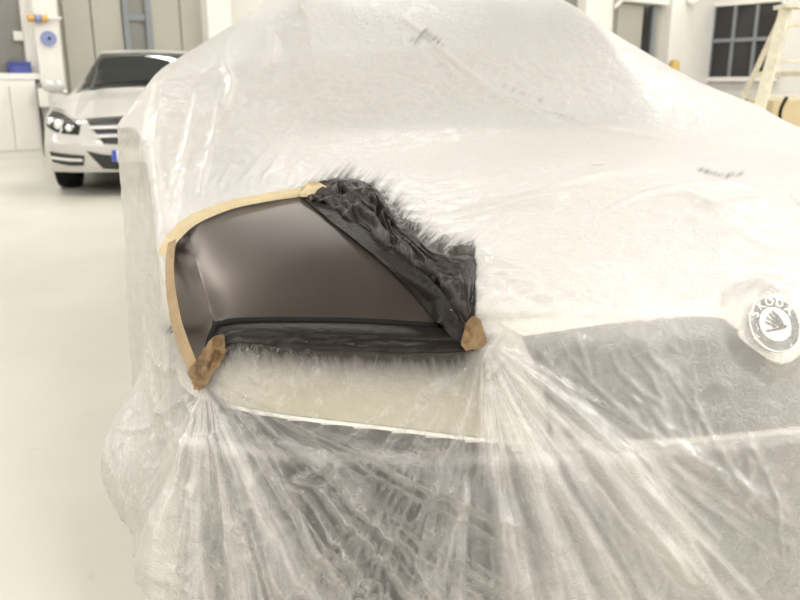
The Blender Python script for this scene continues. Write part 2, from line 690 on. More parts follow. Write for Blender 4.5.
def chart_grid(top, bot, nu, nv, bvh=None, off=0.0, smooth_it=4, frame=None):
    """grid on the car skin between two outlines traced as sight lines"""
    T = catmull(top, nu)
    B = catmull(bot, nu)
    G = np.zeros((nu, nv, 3))
    pc = np.zeros((nu, nv, 2))
    for i in range(nu):
        for j in range(nv):
            k = j / (nv - 1)
            p = T[i] * (1 - k) + B[i] * k
            pc[i, j] = p
            h = hit(p[0], p[1], bvh)
            if h is None:
                G[i, j] = np.nan
            else:
                G[i, j] = h[0]
    # fill misses from neighbours
    for _ in range(6):
        bad = np.isnan(G[..., 0])
        if not bad.any():
            break
        for i, j in zip(*np.where(bad)):
            nb = [G[a, b] for a, b in ((i - 1, j), (i + 1, j), (i, j - 1), (i, j + 1)) if 0 <= a < nu and 0 <= b < nv and not np.isnan(G[a, b, 0])]
            if nb:
                G[i, j] = np.mean(nb, 0)
    for _ in range(smooth_it):
        G2 = G.copy()
        G2[1:-1, 1:-1] = 0.5 * G[1:-1, 1:-1] + 0.125 * (G[:-2, 1:-1] + G[2:, 1:-1] + G[1:-1, :-2] + G[1:-1, 2:])
        G = G2
    n = grid_normals(G)
    toc = cam_l - G
    sg = np.sign((n * toc).sum(-1))
    if np.median(sg) < 0:
        G = G[:, ::-1]
        pc = pc[:, ::-1]
        n = -n[:, ::-1]
    G = G + n * off
    return G, n, pc


def front_grid(top, bot, nu, nv, bvh=None, off=0.0):
    """grid on the car nose between two curves given in (lateral, height)"""
    T = catmull(top, nu)
    B = catmull(bot, nu)
    G = np.zeros((nu, nv, 3))
    for i in range(nu):
        for j in range(nv):
            k = j / (nv - 1)
            p = B[i] * (1 - k) + T[i] * k
            h = hit_front(p[0], p[1], bvh)
            G[i, j] = h if h is not None else (p[0], 0, p[1])
    n = grid_normals(G)
    if np.median(n[..., 1]) > 0:
        n = -n
        G = G[:, ::-1]
        n = n[:, ::-1]
    return G + n * off


CAR = thing('covered_car', 'car draped in clear masking film with one freshly painted dark front wing', 'car', CF.o, CF.phi)
HOODLINE = np.array([(-.50, -.06), (-.515, .045), (-.56, .20), (-.60, .40), (-.648, .60), (-.70, .85), (-.72, 1.05)])   # right hood shut line (t,y)


def split_body():
    P = BODY
    F = quads(P.shape[0], P.shape[1])
    V = P.reshape(-1, 3)
    c = V[F].mean(1)
    k = F[:, 0] % P.shape[1]
    top = k < 119
    a = np.abs(c[:, 0])
    hl = -np.interp(c[:, 1], HOODLINE[:, 1], HOODLINE[:, 0])
    y, z = c[:, 1], c[:, 2]
    hood = top & (a < hl) & (y < 1.03)
    screen = top & (y >= 1.06) & (y < 1.74) & (a < 0.80 - 0.28 * (y - 1.06))
    roof = top & (y >= 1.05) & (a < 0.6) & ~screen
    sidewin = top & (y >= 1.05) & ~screen & ~roof
    front = (~top) & (y < 0.28)
    bumper = (~top) & (z < np.interp(a, [.4, .455, .6, .74, .83, .9], [.612, .627, .643, .654, .661, .663])) & (y < 0.42)
    nose = front & ~bumper
    arch = (~top) & ((np.hypot(y - 0.86, z - 0.30) < 0.335) | (np.hypot(y - 3.40, z - 0.30) < 0.335))
    fender_l = (((top & (a >= hl)) | (~top & ~bumper & ~nose)) & (y < 1.05)) & ~arch
    bp_ = project(CF.to_world(c))
    under = in_poly(bp_[:, 0], bp_[:, 1], np.array([(150, 262), (165, 225), (200, 205), (302, 186), (345, 216), (395, 252), (440, 290), (462, 322), (456, 336), (330, 337), (234, 336), (214, 354), (205, 374), (180, 372), (160, 300)])) & (c[:, 1] < .9) & (c[:, 0] < 0)
    hood &= ~under
    fender_l &= ~under
    nose &= ~under
    arch |= under
    body_side = ~(hood | screen | roof | sidewin | bumper | nose | arch | fender_l)
    groups = [('hood', hood, M_CARPAINT), ('windscreen', screen, M_SCREEN), ('roof', roof, M_CARPAINT), ('side_window', sidewin & (c[:, 0] < 0), M_GLASSDARK), ('side_window', sidewin & (c[:, 0] > 0), M_GLASSDARK),
              ('front_bumper', bumper, M_BUMPER), ('nose_panel', nose, M_CARPAINT), ('front_wing', fender_l & (c[:, 0] > 0), M_CARPAINT), ('front_wing', fender_l & (c[:, 0] < 0), M_PANEL), ('body_shell', body_side, M_CARPAINT)]
    for nm, msk, mt in groups:
        f = F[msk]
        u, inv = np.unique(f, return_inverse=True)
        o = obj(nm, V[u], inv.reshape(-1, 4), mt, CAR)
        if nm == 'front_wing' and mt is M_PANEL:
            o['label'] = 'freshly sprayed dark grey front wing'
        if nm == 'front_bumper':
            o['label'] = 'dark front bumper'


split_body()

# exposed part of the wing as a clean, finely curved panel
EDGE_TOP = [(168, 262), (176, 243), (192, 224), (220, 210), (262, 201), (302, 195)]
EDGE_RIGHT = [(302, 195), (336, 224), (378, 258), (412, 289), (438, 320)]
EDGE_BOT = [(204, 372), (207, 350), (214, 332), (226, 321), (250, 317), (320, 317), (380, 319), (438, 323)]
EDGE_LEFT = [(168, 262), (173, 300), (184, 338), (200, 378)]
LEFTTOP = catmull(EDGE_LEFT[::-1] + EDGE_TOP[1:], 60)
PH = catmull([(-.3, .45), (-.1, .63), (0, .720), (.05, .762), (.12, .812), (.2, .851), (.3, .885), (.45, .914), (.6, .933), (.8, .958), (1.1, .985)], 500)
CREASE = [(188, 231), (193, 248), (199, 268), (206, 292), (214, 317)]


def panel_height(t, y):
    return np.interp(y, PH[:, 0], PH[:, 1]) - .075 * (np.abs(t) / .88) ** 3


def panel_hits(pts):
    """where sight lines meet the wing's upper face"""
    o = cam_l
    D = np.array([CF.dir_local(pix_dir(*q)) for q in pts])
    ss = np.linspace(.7, 2.2, 3000)
    out = np.zeros((len(D), 3))
    for i, d in enumerate(D):
        q = o[None] + d[None] * ss[:, None]
        f = q[:, 2] - panel_height(q[:, 0], q[:, 1])
        k = np.argmax(f < 0)
        a = f[k - 1] / (f[k - 1] - f[k] + 1e-12)
        out[i] = q[k - 1] * (1 - a) + q[k] * a
    return out


PAN_TOP = catmull([(187, 226), (199, 217), (229, 204), (262, 197), (304, 191), (340, 227), (382, 262), (414, 291), (438, 320)], 120)
PAN_BOT = catmull(CREASE + [(230, 317.5), (260, 317), (300, 317), (340, 317.5), (380, 319), (410, 321), (439, 323)], 120)
kv = np.linspace(0, 1, 50)
PFG = np.stack([panel_hits(PAN_TOP * (1 - k) + PAN_BOT * k) for k in kv], 1)
# soft rounding of the face towards the crease line
cr3d = panel_hits(catmull(CREASE, 110))
dcr = np.min(np.linalg.norm(PFG[:, :, None, :] - cr3d[None, None], axis=-1), 2)
PFG[..., 2] -= .007 * np.exp(-(dcr / .016) ** 1.2)
SIDE_R = catmull([(187, 229)] + CREASE[1:] + [(209, 340), (206, 357), (203.5, 375)], 60)
SIDE_L = catmull([(178, 231), (169, 246), (165, 266), (167, 290), (173, 318), (184, 347), (202, 379)], 60)
nup = 38
sr = np.zeros((60, 3))
cre = PFG[:, -1][PAN_BOT[:, 1] < 316.5]
tipc = np.array([hit(*q)[0] for q in ((209, 340), (206, 357), (203.5, 377))])
sr = catmull(np.concatenate([PFG[:1, 0], cre, tipc]), 60)
sy = np.interp(np.linspace(0, 1, 60), [0, .2, .45, .7, 1], [.46, .42, .35, .27, .185])
sl = np.zeros((60, 3))
for i, q in enumerate(SIDE_L):
    d = CF.dir_local(pix_dir(*q))
    sl[i] = cam_l + d * ((sy[i] - cam_l[1]) / d[1])
print('side x', sl[::10])
kk_ = np.linspace(0, 1, 16)
SIDE = sl[:, None] * (1 - kk_)[None, :, None] + sr[:, None] * kk_[None, :, None]
SIDE[..., 0] -= .006 * np.sin(kk_ * math.pi)[None, :] * np.sin(np.linspace(0, 1, 60) * math.pi)[:, None]


def facing(G):
    n = grid_normals(G)
    return G[:, ::-1] if np.median((n * (cam_l - G)).sum(-1)) < 0 else G


PFG_EDGE = PFG[:, -1][PAN_BOT[:, 1] >= 316.5]
PFG_DIAG = PFG[:, 0][PAN_TOP[:, 0] > 303]
PFG = facing(PFG)
SIDE = facing(SIDE)
tag(shell('wing_skin', PFG, M_PANEL, CAR, 0.003), 'satin dark upper face of the wing framed by masking tape')
tag(shell('wing_skin', SIDE, M_PANEL, CAR, 0.003), 'satin dark side face of the wing beside the left tape')
# dark gap under the wing's lower edge
SEAL_T = [(203, 374), (206, 352), (213, 333), (227, 320.5), (260, 317.2), (330, 317.5), (390, 320), (440, 323)]
SEAL_B = [(206, 375), (209.5, 354), (217, 336), (230, 324), (260, 320.6), (330, 320.8), (390, 323), (440, 327)]
T_ = catmull(SEAL_T, 70)
B_ = catmull(SEAL_B, 70)
edge = np.concatenate([tipc[::-1], PFG_EDGE])
edge = edge[np.concatenate([[True], np.linalg.norm(np.diff(edge, axis=0), axis=1) > 1e-4])]
edge = catmull(edge[::2], 90)
EDGE3 = edge
bm = bmesh.new()
add_tube(bm, edge + np.array([0, -.001, -.005]), .0055, 8)
bmobj('panel_gap_seal', bm, M_BLACK, CAR, True)

# headlamps: housing, lens ribs, two bowls
for sx in (-1, 1):
    top = [(sx * .455, .752), (sx * .60, .757), (sx * .74, .752), (sx * .83, .735)]
    bot = [(sx * .455, .634), (sx * .60, .650), (sx * .74, .661), (sx * .82, .668)]
    G = front_grid(top, bot, 40, 14, off=0.003)
    shell('headlamp', G, M_LAMP, CAR, 0.01)
    # bright trim under the headlamp, bumper top edge
    tr_t = [(sx * .40, .628), (sx * .455, .633), (sx * .60, .649), (sx * .74, .660), (sx * .83, .667)]
    tr_b = [(sx * .40, .623), (sx * .455, .628), (sx * .60, .644), (sx * .74, .655), (sx * .83, .662)]
    G = front_grid(tr_t, tr_b, 40, 4, off=0.006)
    tag(shell('bumper_trim', G, M_EMBWHITE, CAR, 0.006), 'bright strip along the bumper top edge')

# grille: pale frame, black field, vertical slats
g_top = [(-.40, .770), (-.25, .783), (-.10, .781), (-.06, .745), (0, .712), (.06, .745), (.10, .781), (.25, .783), (.40, .770)]
g_bot = [(-.34, .630), (-.2, .622), (-.075, .62), (0, .62), (.075, .62), (.2, .622), (.34, .630)]
G = front_grid(g_top, g_bot, 80, 16, off=0.004)
GR = shell('grille', G, M_GRILLE, CAR, 0.006)
f_out = [(-.43, .789), (-.25, .800), (-.10, .802), (-.06, .803), (0, .803), (.06, .803), (.10, .802), (.25, .800), (.43, .789)]
f_in = g_top
G = front_grid(f_out, f_in, 80, 5, off=0.006)
tag(shell('grille_frame', G, M_EMBWHITE, GR, 0.006), 'pale grille surround')
for i in range(30):
    tt = -.37 + i * .74 / 29
    if abs(tt) < .10:
        continue
    zb = np.interp(tt, [p[0] for p in g_bot], [p[1] for p in g_bot])
    zt = np.interp(tt, [p[0] for p in g_top], [p[1] for p in g_top])
    pb, pt_ = hit_front(tt, zb + .004), hit_front(tt, zt - .004)
    bm = bmesh.new()
    add_bar(bm, pb + [0, -.004, 0], pt_ + [0, -.004, 0], .004, .008)
    bmobj('grille_slat', bm, M_GRILLE, GR)
# lower intake of the bumper
G = front_grid([(-.36, .50), (0, .505), (.36, .50)], [(-.33, .38), (0, .375), (.33, .38)], 50, 8, off=0.003)
shell('lower_intake', G, M_GRILLE, CAR, 0.006)


def text_mesh(ch, size):
    cu = bpy.data.curves.new('letter', 'FONT')
    cu.body = ch
    cu.size = size
    cu.extrude = 0.0008
    cu.offset = size * 0.018
    cu.align_x = 'CENTER'
    cu.align_y = 'CENTER'
    to = bpy.data.objects.new('letter', cu)
    COL.objects.link(to)
    dg = bpy.context.evaluated_depsgraph_get()
    me = bpy.data.meshes.new_from_object(to.evaluated_get(dg))
    bpy.data.objects.remove(to)
    return me


def emblem(parent, p, tilt, r):
    """round badge: dark ring, silver centre with a winged arrow, letters around the ring"""
    Mx = Matrix.Translation(Vector(p)) @ Matrix.Rotation(R(90) - tilt, 4, 'X')
    bm = bmesh.new()
    add_cyl(bm, (0, 0, -.004), (0, 0, .003), r, r * .98, 64)
    bm.transform(Mx)
    ring = bmobj('emblem', bm, M_EMBDARK, parent)
    bm = bmesh.new()
    add_cyl(bm, (0, 0, .001), (0, 0, .0042), r * .64, r * .62, 56)
    bm.transform(Mx)
    bmobj('emblem_disc', bm, M_EMBWHITE, ring)
    bm = bmesh.new()
    n = 64
    for k in range(n):     # rim
        pass
    bm.free()
    G = np.zeros((65, 5, 3))
    for i in range(65):
        th = 2 * math.pi * i / 64
        for j in range(5):
            ph = math.pi * j / 4
            rr = r * (1.0 - .035 * math.cos(ph))
            v = Mx @ Vector((math.cos(th) * rr, math.sin(th) * rr, .003 + .0018 * math.sin(ph)))
            G[i, j] = v
    obj('emblem_rim', G.reshape(-1, 3), quads(65, 5), M_EMBWHITE, ring)
    for ch, ang in (('Š', 150), ('K', 121), ('O', 93), ('D', 64), ('A', 35)):
        me = text_mesh(ch, r * .42)
        a = R(ang)
        me.transform(Mx @ Matrix.Translation((math.cos(a) * r * .815, math.sin(a) * r * .815, .0038)) @ Matrix.Rotation(a - R(90), 4, 'Z'))
        me.materials.append(M_EMBWHITE)
        o = bpy.data.objects.new('letter', me)
        COL.objects.link(o)
        o.parent = ring
    # winged arrow
    polys = [[(-.50, -.20), (.50, -.12), (.36, -.06), (.38, -.20), (.2, -.235), (-.45, -.30)],
             [(.10, -.22), (.34, -.16), (.30, .10), (.16, .36), (-.02, .52), (-.08, .46), (.04, .30), (.06, .1)],
             [(.12, -.05), (.02, .22), (-.14, .46), (-.22, .40), (-.08, .20), (-.02, -.02)],
             [(.06, -.06), (-.08, .14), (-.30, .32), (-.38, .24), (-.18, .08), (-.08, -.10)],
             [(.02, -.12), (-.14, .02), (-.42, .14), (-.47, .04), (-.24, -.06), (-.10, -.16)]]
    bm = bmesh.new()
    for pl in polys:
        vs = [bm.verts.new((x * r * .95, y * r * .95, .0045)) for x, y in pl]
        f = bm.faces.new(vs)
        e = bmesh.ops.extrude_face_region(bm, geom=[f])
        bmesh.ops.translate(bm, vec=(0, 0, .0008), verts=[v for v in e['geom'] if isinstance(v, bmesh.types.BMVert)])
    bmesh.ops.triangulate(bm, faces=bm.faces)
    bm.transform(Mx)
    bmobj('winged_arrow', bm, M_EMBDARK, ring)


EC = hit_front(-0.014, .766)
ring_p = np.array([hit_front(-.014 + .04 * math.cos(a), .772 + 0.036 * math.sin(a) - .006) for a in np.linspace(0, 2 * math.pi, 24, endpoint=False)])
ETILT = math.atan2(ring_p[6][1] - ring_p[18][1], ring_p[6][2] - ring_p[18][2])
EN = np.array([0, -math.cos(ETILT), math.sin(ETILT)])
EC = EC + EN * (np.max((ring_p - EC) @ EN) + .011)
print('emblem tilt', math.degrees(ETILT), EC)
emblem(CAR, EC, ETILT, .042)

# mirrors and wheels of the covered car
for sx in (-1, 1):
    bm = bmesh.new()
    bmesh.ops.create_uvsphere(bm, u_segments=20, v_segments=12, radius=1.0, matrix=Matrix.Translation((sx * .955, 1.37, 1.02 if sx < 0 else .93)) @ Matrix.Diagonal((.095, .06, .065, 1)))
    add_bar(bm, (sx * .86, 1.38, .94), (sx * .93, 1.37, 0.99 if sx < 0 else .925), .05, .04)
    bmobj('door_mirror', bm, M_CARPAINT, CAR, True)
    for yy in (.86, 3.40):
        bm = bmesh.new()
        G = np.zeros((49, 13, 3))
        for i in range(49):
            th = 2 * math.pi * i / 48
            for j in range(13):
                ph = 2 * math.pi * j / 12
                rr = .255 + .05 * (abs(math.cos(ph)) ** .6) * np.sign(math.cos(ph))
                xx = .095 * (abs(math.sin(ph)) ** .6) * np.sign(math.sin(ph))
                G[i, j] = (sx * .77 + xx, yy + rr * math.cos(th), .305 + rr * math.sin(th))
        bm.free()
        tyre = obj('tyre', G.reshape(-1, 3), quads(49, 13), M_BLACK, CAR)
        bm = bmesh.new()
        add_cyl(bm, (sx * .80, yy, .305), (sx * .845, yy, .305), .205, .19, 32)
        for q in range(5):
            th = 2 * math.pi * q / 5
            add_bar(bm, (sx * .85, yy, .305), (sx * .85, yy + .19 * math.cos(th), .305 + .19 * math.sin(th)), .02, .05)
        bmobj('wheel_rim', bm, M_RIM, tyre)
# bits of the body: a closed underside keeps light from leaking through
bm = bmesh.new()
add_box(bm, (0, 2.2, .26), (1.45, 3.9, .08))
bmobj('underbody', bm, M_BLACK, CAR)

# ================================================================== MASKING FILM
OUT_FILM = [(0, 0), (.25, .008), (.45, .035), (.65, .09), (.76, .135), (.840, .20), (.888, .31), (.910, .48), (.925, .72), (.96, .98), (1.015, 1.2), (1.06, 1.36), (1.06, 1.52), (1.01, 1.8), (.95, 2.2), (.93, 3.0), (.90, 3.9), (.8, 4.35), (.4, 4.48), (0, 4.5)]


def film_height(t, y):
    a = np.abs(t)
    base = body_height(np.clip(a, 0, .885), y)
    zc = np.interp(y, _hd[:, 0], _hd[:, 1])
    zs = np.interp(y, [0, .4, .6, .9, 1.15, 1.36, 1.6, 1.9, 2.2, 3.0, 4.4], [.79, .86, .885, .94, 1.05, 1.115, 1.14, 1.15, 1.10, 1.0, .95])
    zs = zs - .085 * (t > 0) * sstep(.75, 1.25, y)
    # slack web from the roof edge out to the mirror
    e0 = np.where(t > 0, .44, .52)
    web = zs + (zc - zs) * np.clip(1 - (a - e0) / (.97 - e0), 0, 1) - np.clip(a - .97, 0, 1) * 1.2
    g = sstep(.60, 1.15, y)
    return base * (1 - g) + np.maximum(web, base + .004) * g + .006


def film_skirt(O, n, z0, v):
    zend = 0.02
    z = z0[:, None] + (zend - z0[:, None]) * v[None, :]
    nf = sstep(0.15, 0.75, -n[:, 1])[:, None]
    fr = np.interp(z, FZ, FO_FILM) + .009
    k = np.clip((z0[:, None] - z) / z0[:, None], 0, 1)
    side = .012 + .03 * k
    y = O[:, 1][:, None]
    # loose bulge beside the front wheel
    left = (O[:, 0] < 0)[:, None]
    bul = .135 * np.exp(-((y - .62) / .28) ** 2) * np.exp(-((z - .36) / .15) ** 2) * left
    out = fr * nf + side * (1 - nf) + bul
    return out, z


ws = np.concatenate([np.linspace(-1, -0.38, 90, endpoint=False), np.linspace(-.38, 0, 640, endpoint=False), np.linspace(0, 0.36, 300, endpoint=False), np.linspace(.36, 1, 90)])
NIN, NSK = 160, 230
FILM0 = car_skin(OUT_FILM, ws, film_height, film_skirt, NIN, NSK, bias=0.75, smooth_iters=5)
FN = skin_normals(FILM0)
FILM_BVH = None
NU, NV = FILM0.shape[:2]
P0 = FILM0.reshape(-1, 3)
N0 = FN.reshape(-1, 3)
pix = project(CF.to_world(P0))
px, py = pix[:, 0], pix[:, 1]
world0 = CF.to_world(P0)
zc_ok = (world0[:, 1] > 0.3)

disp = np.zeros(len(P0))
haze = np.full(len(P0), 0.0)


def seg_dist(x, y, a, b):
    ax, ay = a
    bx, by = b
    dx, dy = bx - ax, by - ay
    L2 = dx * dx + dy * dy + 1e-9
    t = np.clip(((x - ax) * dx + (y - ay) * dy) / L2, 0, 1)
    qx, qy = ax + t * dx, ay + t * dy
    side = np.sign((x - ax) * dy - (y - ay) * dx)
    return np.hypot(x - qx, y - qy), t, side


def poly_dist(pts, step=14):
    pts = np.array(pts, float)
    best = np.full(len(px), 1e9)
    tt = np.zeros(len(px))
    n = len(pts) - 1
    for i in range(n):
        d, t, s = seg_dist(px, py, pts[i], pts[i + 1])
        m = d < best
        best = np.where(m, d, best)
        tt = np.where(m, (i + t) / n, tt)
    return best, tt


def fold(pts, amp, width, a0=0.3, a1=1.0, hz=0.12, sharp=1.0):
    """raised pleat along a polyline of the film; amp metres, width in chart units"""
    global disp, haze
    pts = catmull(pts, max(4, len(pts) * 3))
    lo = pts.min(0) - 5 * width
    hi = pts.max(0) + 5 * width
    m = (px > lo[0]) & (px < hi[0]) & (py > lo[1]) & (py < hi[1]) & zc_ok
    ids = np.where(m)[0]
    if len(ids) == 0:
        return
    x, y = px[ids], py[ids]
    best = np.full(len(ids), 1e9)
    tt = np.zeros(len(ids))
    n = len(pts) - 1
    for i in range(n):
        d, t, s = seg_dist(x, y, pts[i], pts[i + 1])
        k = d < best
        best = np.where(k, d, best)
        tt = np.where(k, (i + t) / n, tt)
    wd = width * (a0 + (1 - a0) * tt)
    e = np.exp(-(best / wd) ** (1.3 if sharp else 2))
    A = (a0 + (a1 - a0) * tt) * np.clip(tt * 8, 0, 1) * np.clip((1 - tt) * 6, 0, 1)
    disp[ids] += amp * A * e
    haze[ids] += .9 * hz * e ** 1.6 * np.clip(tt * 8, 0, 1) * np.clip((1 - tt) * 6, 0, 1)


A_ = np.array([205., 380.])      # lower left gather
B_ = np.array([482., 338.])      # right gather
front_m = (np.arange(NV)[None, :] >= NIN - 6).repeat(NU, 0).ravel()   # skirt
# pleats radiating from the two gathers
for (c, lo, hi, kfreq, seed, amp, rad) in ((A_, 20, 118, 11.0, 3, .020, 260), (B_, 34, 128, 12.0, 9, .020, 300)):
    dx, dy = px - c[0], py - c[1]
    rr = np.hypot(dx, dy)
    th = np.degrees(np.arctan2(dy, dx))
    w_ = sstep(lo - 14, lo + 6, th) * (1 - sstep(hi - 6, hi + 14, th)) * front_m * sstep(4, 70, rr) * (1 - sstep(rad, rad + 170, rr))
    thn = np.radians(th)
    q = np.stack([thn * kfreq * .55, rr / 420., np.full_like(rr, seed)], 1)
    q2 = np.stack([thn * kfreq * 1.6, rr / 300., np.full_like(rr, seed + 5)], 1)
    f = (1 - np.abs(vnoise(q, seed)) * 1.5) + .45 * (1 - np.abs(vnoise(q2, seed + 1)) * 1.5)
    disp += w_ * amp * f * (0.35 + .65 * np.clip(rr / 220, 0, 1))
    haze += w_ * .05 * np.clip(f - .6, 0, 1)

# named pleats seen on the front
for pts, amp, wd, hz in [
    ([A_, (190, 440), (170, 520), (150, 600)], .020, 10, .14),
    ([A_, (230, 430), (262, 500), (290, 600)], .016, 9, .12),
    ([A_, (240, 410), (275, 450), (300, 500), (330, 560), (400, 640)], .022, 9, .2),
    ([A_, (250, 405), (300, 450), (350, 480), (420, 560), (460, 620)], .020, 8, .2),
    ([(290, 480), (310, 478), (330, 490), (380, 540), (430, 600)], .02, 8, .25),
    ([(250, 440), (300, 445), (350, 470), (372, 495)], .012, 6, .2),
    ([(330, 450), (380, 420), (410, 400)], .010, 5, .16),
    ([(360, 470), (420, 410), (470, 360)], .010, 5, .16),
    ([B_, (470, 400), (440, 470), (420, 540)], .010, 5, .14),
    ([B_, (484, 400), (490, 460), (500, 530), (512, 610)], .026, 7, .28),
    ([B_, (495, 400), (520, 470), (545, 540), (565, 620)], .022, 7, .25),
    ([B_, (505, 390), (545, 460), (590, 530), (640, 620)], .020, 9, .2),
    ([B_, (520, 380), (575, 440), (640, 520), (700, 600)], .026, 8, .28),
    ([B_, (530, 375), (600, 440), (670, 520), (730, 610)], .026, 8, .30),
    ([B_, (520, 360), (570, 400), (620, 450), (700, 540), (770, 620)], .018, 7, .22),
    ([(505, 345), (560, 385), (620, 440), (680, 500), (740, 560)], .012, 5, .16),
    ([(560, 345), (592, 384), (640, 430), (702, 500)], .007, 4, .08),
    ([(606, 345), (622, 376), (668, 410)], .005, 3, .05),
    ([(650, 352), (700, 418), (730, 470), (775, 520)], .006, 3, .06),
    ([(716, 362), (732, 420), (768, 480), (786, 580)], .005, 3, .06),
    ([(262, 470), (285, 482), (312, 492), (352, 545), (380, 575)], .022, 5, .30),
    ([(372, 490), (352, 540), (330, 560)], .010, 4, .14),
    ([(300, 440), (326, 448), (318, 470), (290, 478)], .012, 4, .16),
    ([(395, 430), (380, 462), (350, 500)], .010, 4, .14),
    ([(420, 560), (455, 520), (470, 470)], .008, 4, .10),
    ([(152, 395), (165, 415), (185, 400), (198, 418)], .014, 5, .12),
    ([(150, 350), (170, 372), (182, 360)], .012, 5, .10),
    # hood
    ([(395, 225), (440, 213), (500, 202), (560, 190), (640, 172)], .011, 4, .05),
    ([(430, 225), (500, 210), (570, 198)], .008, 3.5, .05),
    ([(600, 215), (640, 200), (700, 190), (760, 186)], .010, 5, .05),
    ([(680, 195), (720, 212), (770, 205)], .013, 7, .05),
    ([(360, 5), (410, 25), (450, 60), (500, 95), (560, 120)], .010, 4, .05),
    ([(420, 40), (470, 85), (530, 105), (600, 130), (700, 150)], .008, 4, .05),
    ([(235, 30), (225, 60), (232, 85), (222, 115)], .012, 5, .08),
    ([(250, 25), (275, 40), (270, 70)], .010, 5, .08),
    ([(200, 80), (190, 130), (178, 185), (170, 230)], .010, 6, .08),
    ([(160, 90), (155, 150), (160, 200), (168, 245)], .012, 6, .08),
    ([(146, 95), (140, 200), (145, 300), (150, 400)], .010, 6, .08),
    ([(222, 80), (215, 130), (205, 175), (198, 215)], .008, 5, .08),
    ([(300, 120), (270, 150), (245, 180), (225, 205)], .006, 4, .06),
    ([(500, 312), (560, 300), (640, 293), (740, 283)], .004, 4, .06),
]:
    fold(pts, amp, wd, hz=hz)

# little tension wrinkles fanning away from the taped edges
random.seed(11)
for k in range(46):
    u = random.random()
    q = catmull(EDGE_TOP, [u])[0]
    L = random.uniform(18, 60)
    ang = R(random.uniform(-105, -50))
    fold([q, q + [L * .5 * math.cos(ang), L * .5 * math.sin(ang)], q + [L * math.cos(ang + .2), L * math.sin(ang + .2)]], random.uniform(.002, .005), random.uniform(1.8, 3), a0=1, a1=.3, hz=.03)
for k in range(60):
    u = random.random()
    q = catmull([(375, 190), (400, 225), (440, 255), (474, 262), (478, 320)], [u])[0]
    L = random.uniform(15, 70)
    ang = R(random.uniform(-75, 10) + 30 * u)
    fold([q, q + [L * .5 * math.cos(ang), L * .5 * math.sin(ang)], q + [L * math.cos(ang + .1), L * math.sin(ang + .1)]], random.uniform(.002, .0045), random.uniform(1.6, 3), a0=1, a1=.3, hz=.03)
for k in range(70):   # loose creases on the lower front
    q = np.array([random.uniform(150, 470), random.uniform(400, 600)])
    L = random.uniform(14, 60)
    ang = R(random.choice((random.uniform(20, 60), random.uniform(100, 150))))
    fold([q, q + [L * .5 * math.cos(ang), L * .5 * math.sin(ang)], q + [L * math.cos(ang + .5), L * math.sin(ang + .5)]], random.uniform(.003, .008), random.uniform(2, 4.5), a0=1, a1=.5, hz=.10)
for k in range(80):   # thin diagonal creases over the grille and the right side of the front
    q = np.array([random.uniform(520, 800), random.uniform(330, 600)])
    L = random.uniform(20, 90)
    ang = R(random.uniform(40, 68))
    fold([q, q + [L * .5 * math.cos(ang), L * .5 * math.sin(ang)], q + [L * math.cos(ang + .1), L * math.sin(ang + .1)]], random.uniform(.0015, .004), random.uniform(1.6, 3), a0=1, a1=.6, hz=.06)

# general crumple
kk = np.arange(NV)[None, :].repeat(NU, 0).ravel()
skirtw = sstep(NIN - 10, NIN + 30, kk)
cr1 = ridged(P0 * np.array([7, 7, 7.]), 21, 3) - .45
cr2 = ridged(P0 * 19., 33, 3) - .45
warp = np.stack([vnoise(P0 * 6, 51), vnoise(P0 * 6, 52), vnoise(P0 * 6, 53)], 1) * .05
cr3 = ridged((P0 + warp) * np.array([34., 34., 22.]), 77, 2) - .4
disp += (.0006 + .0064 * skirtw) * cr1 + (.0006 + .0028 * skirtw) * cr2 + (.0004 + .0015 * skirtw) * cr3
haze += .05 * skirtw * np.clip(cr2 + .1, 0, 1) + .03 * np.clip(cr3, 0, 1)
# windshield hollow / loose web
disp += .012 * fbm(P0 * 2.2, 90, 2) * (1 - .4 * skirtw)

# taped edges lie tight on the panel
edge_loop = np.array(EDGE_TOP + EDGE_RIGHT[1:] + [(470, 330)] + EDGE_BOT[::-1] + EDGE_LEFT[::-1][1:])
dl, _ = poly_dist(edge_loop)
tight = 1 - sstep(4, 34, dl)
disp = disp * (1 - tight) + .001 * tight
topw = 1 - skirtw
disp += .004 * topw * (1 - tight)
disp = np.maximum(disp, -.001)
ed = np.linalg.norm(P0 - EC, axis=1)
need = np.where(P0[:, 1] < .3, (.008 - (P0 - EC) @ EN) / np.maximum(N0 @ EN, .4), 0)
wem = 1 - sstep(.050, .088, ed)
disp = np.where(P0[:, 1] < .3, disp * (1 - wem) + np.maximum(need, 0) * wem, disp)

# opacity
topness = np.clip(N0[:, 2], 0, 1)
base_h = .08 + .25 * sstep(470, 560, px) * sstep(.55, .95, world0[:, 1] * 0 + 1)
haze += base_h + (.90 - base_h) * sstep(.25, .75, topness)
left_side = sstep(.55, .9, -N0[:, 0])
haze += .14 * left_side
# clearer window over the headlamp and the bumper corner
cl = np.exp(-(((px - 370) / 130) ** 2 + ((py - 480) / 120) ** 2)) * front_m
haze -= .12 * cl
haze += .30 * np.exp(-(((px - 130) / 34) ** 2 + ((py - 445) / 50) ** 2)) * (P0[:, 1] < 1.3)
haze += .20 * in_poly(px, py, np.array([(205, 385), (260, 440), (300, 500), (340, 570), (400, 660), (100, 660), (150, 470)])) * front_m
haze += .06 * fbm(P0 * 5., 44, 3) * skirtw
we = np.exp(-(ed / .058) ** 6)
haze = haze * (1 - we) + .18 * we
haze = np.clip(haze, .04, .97)

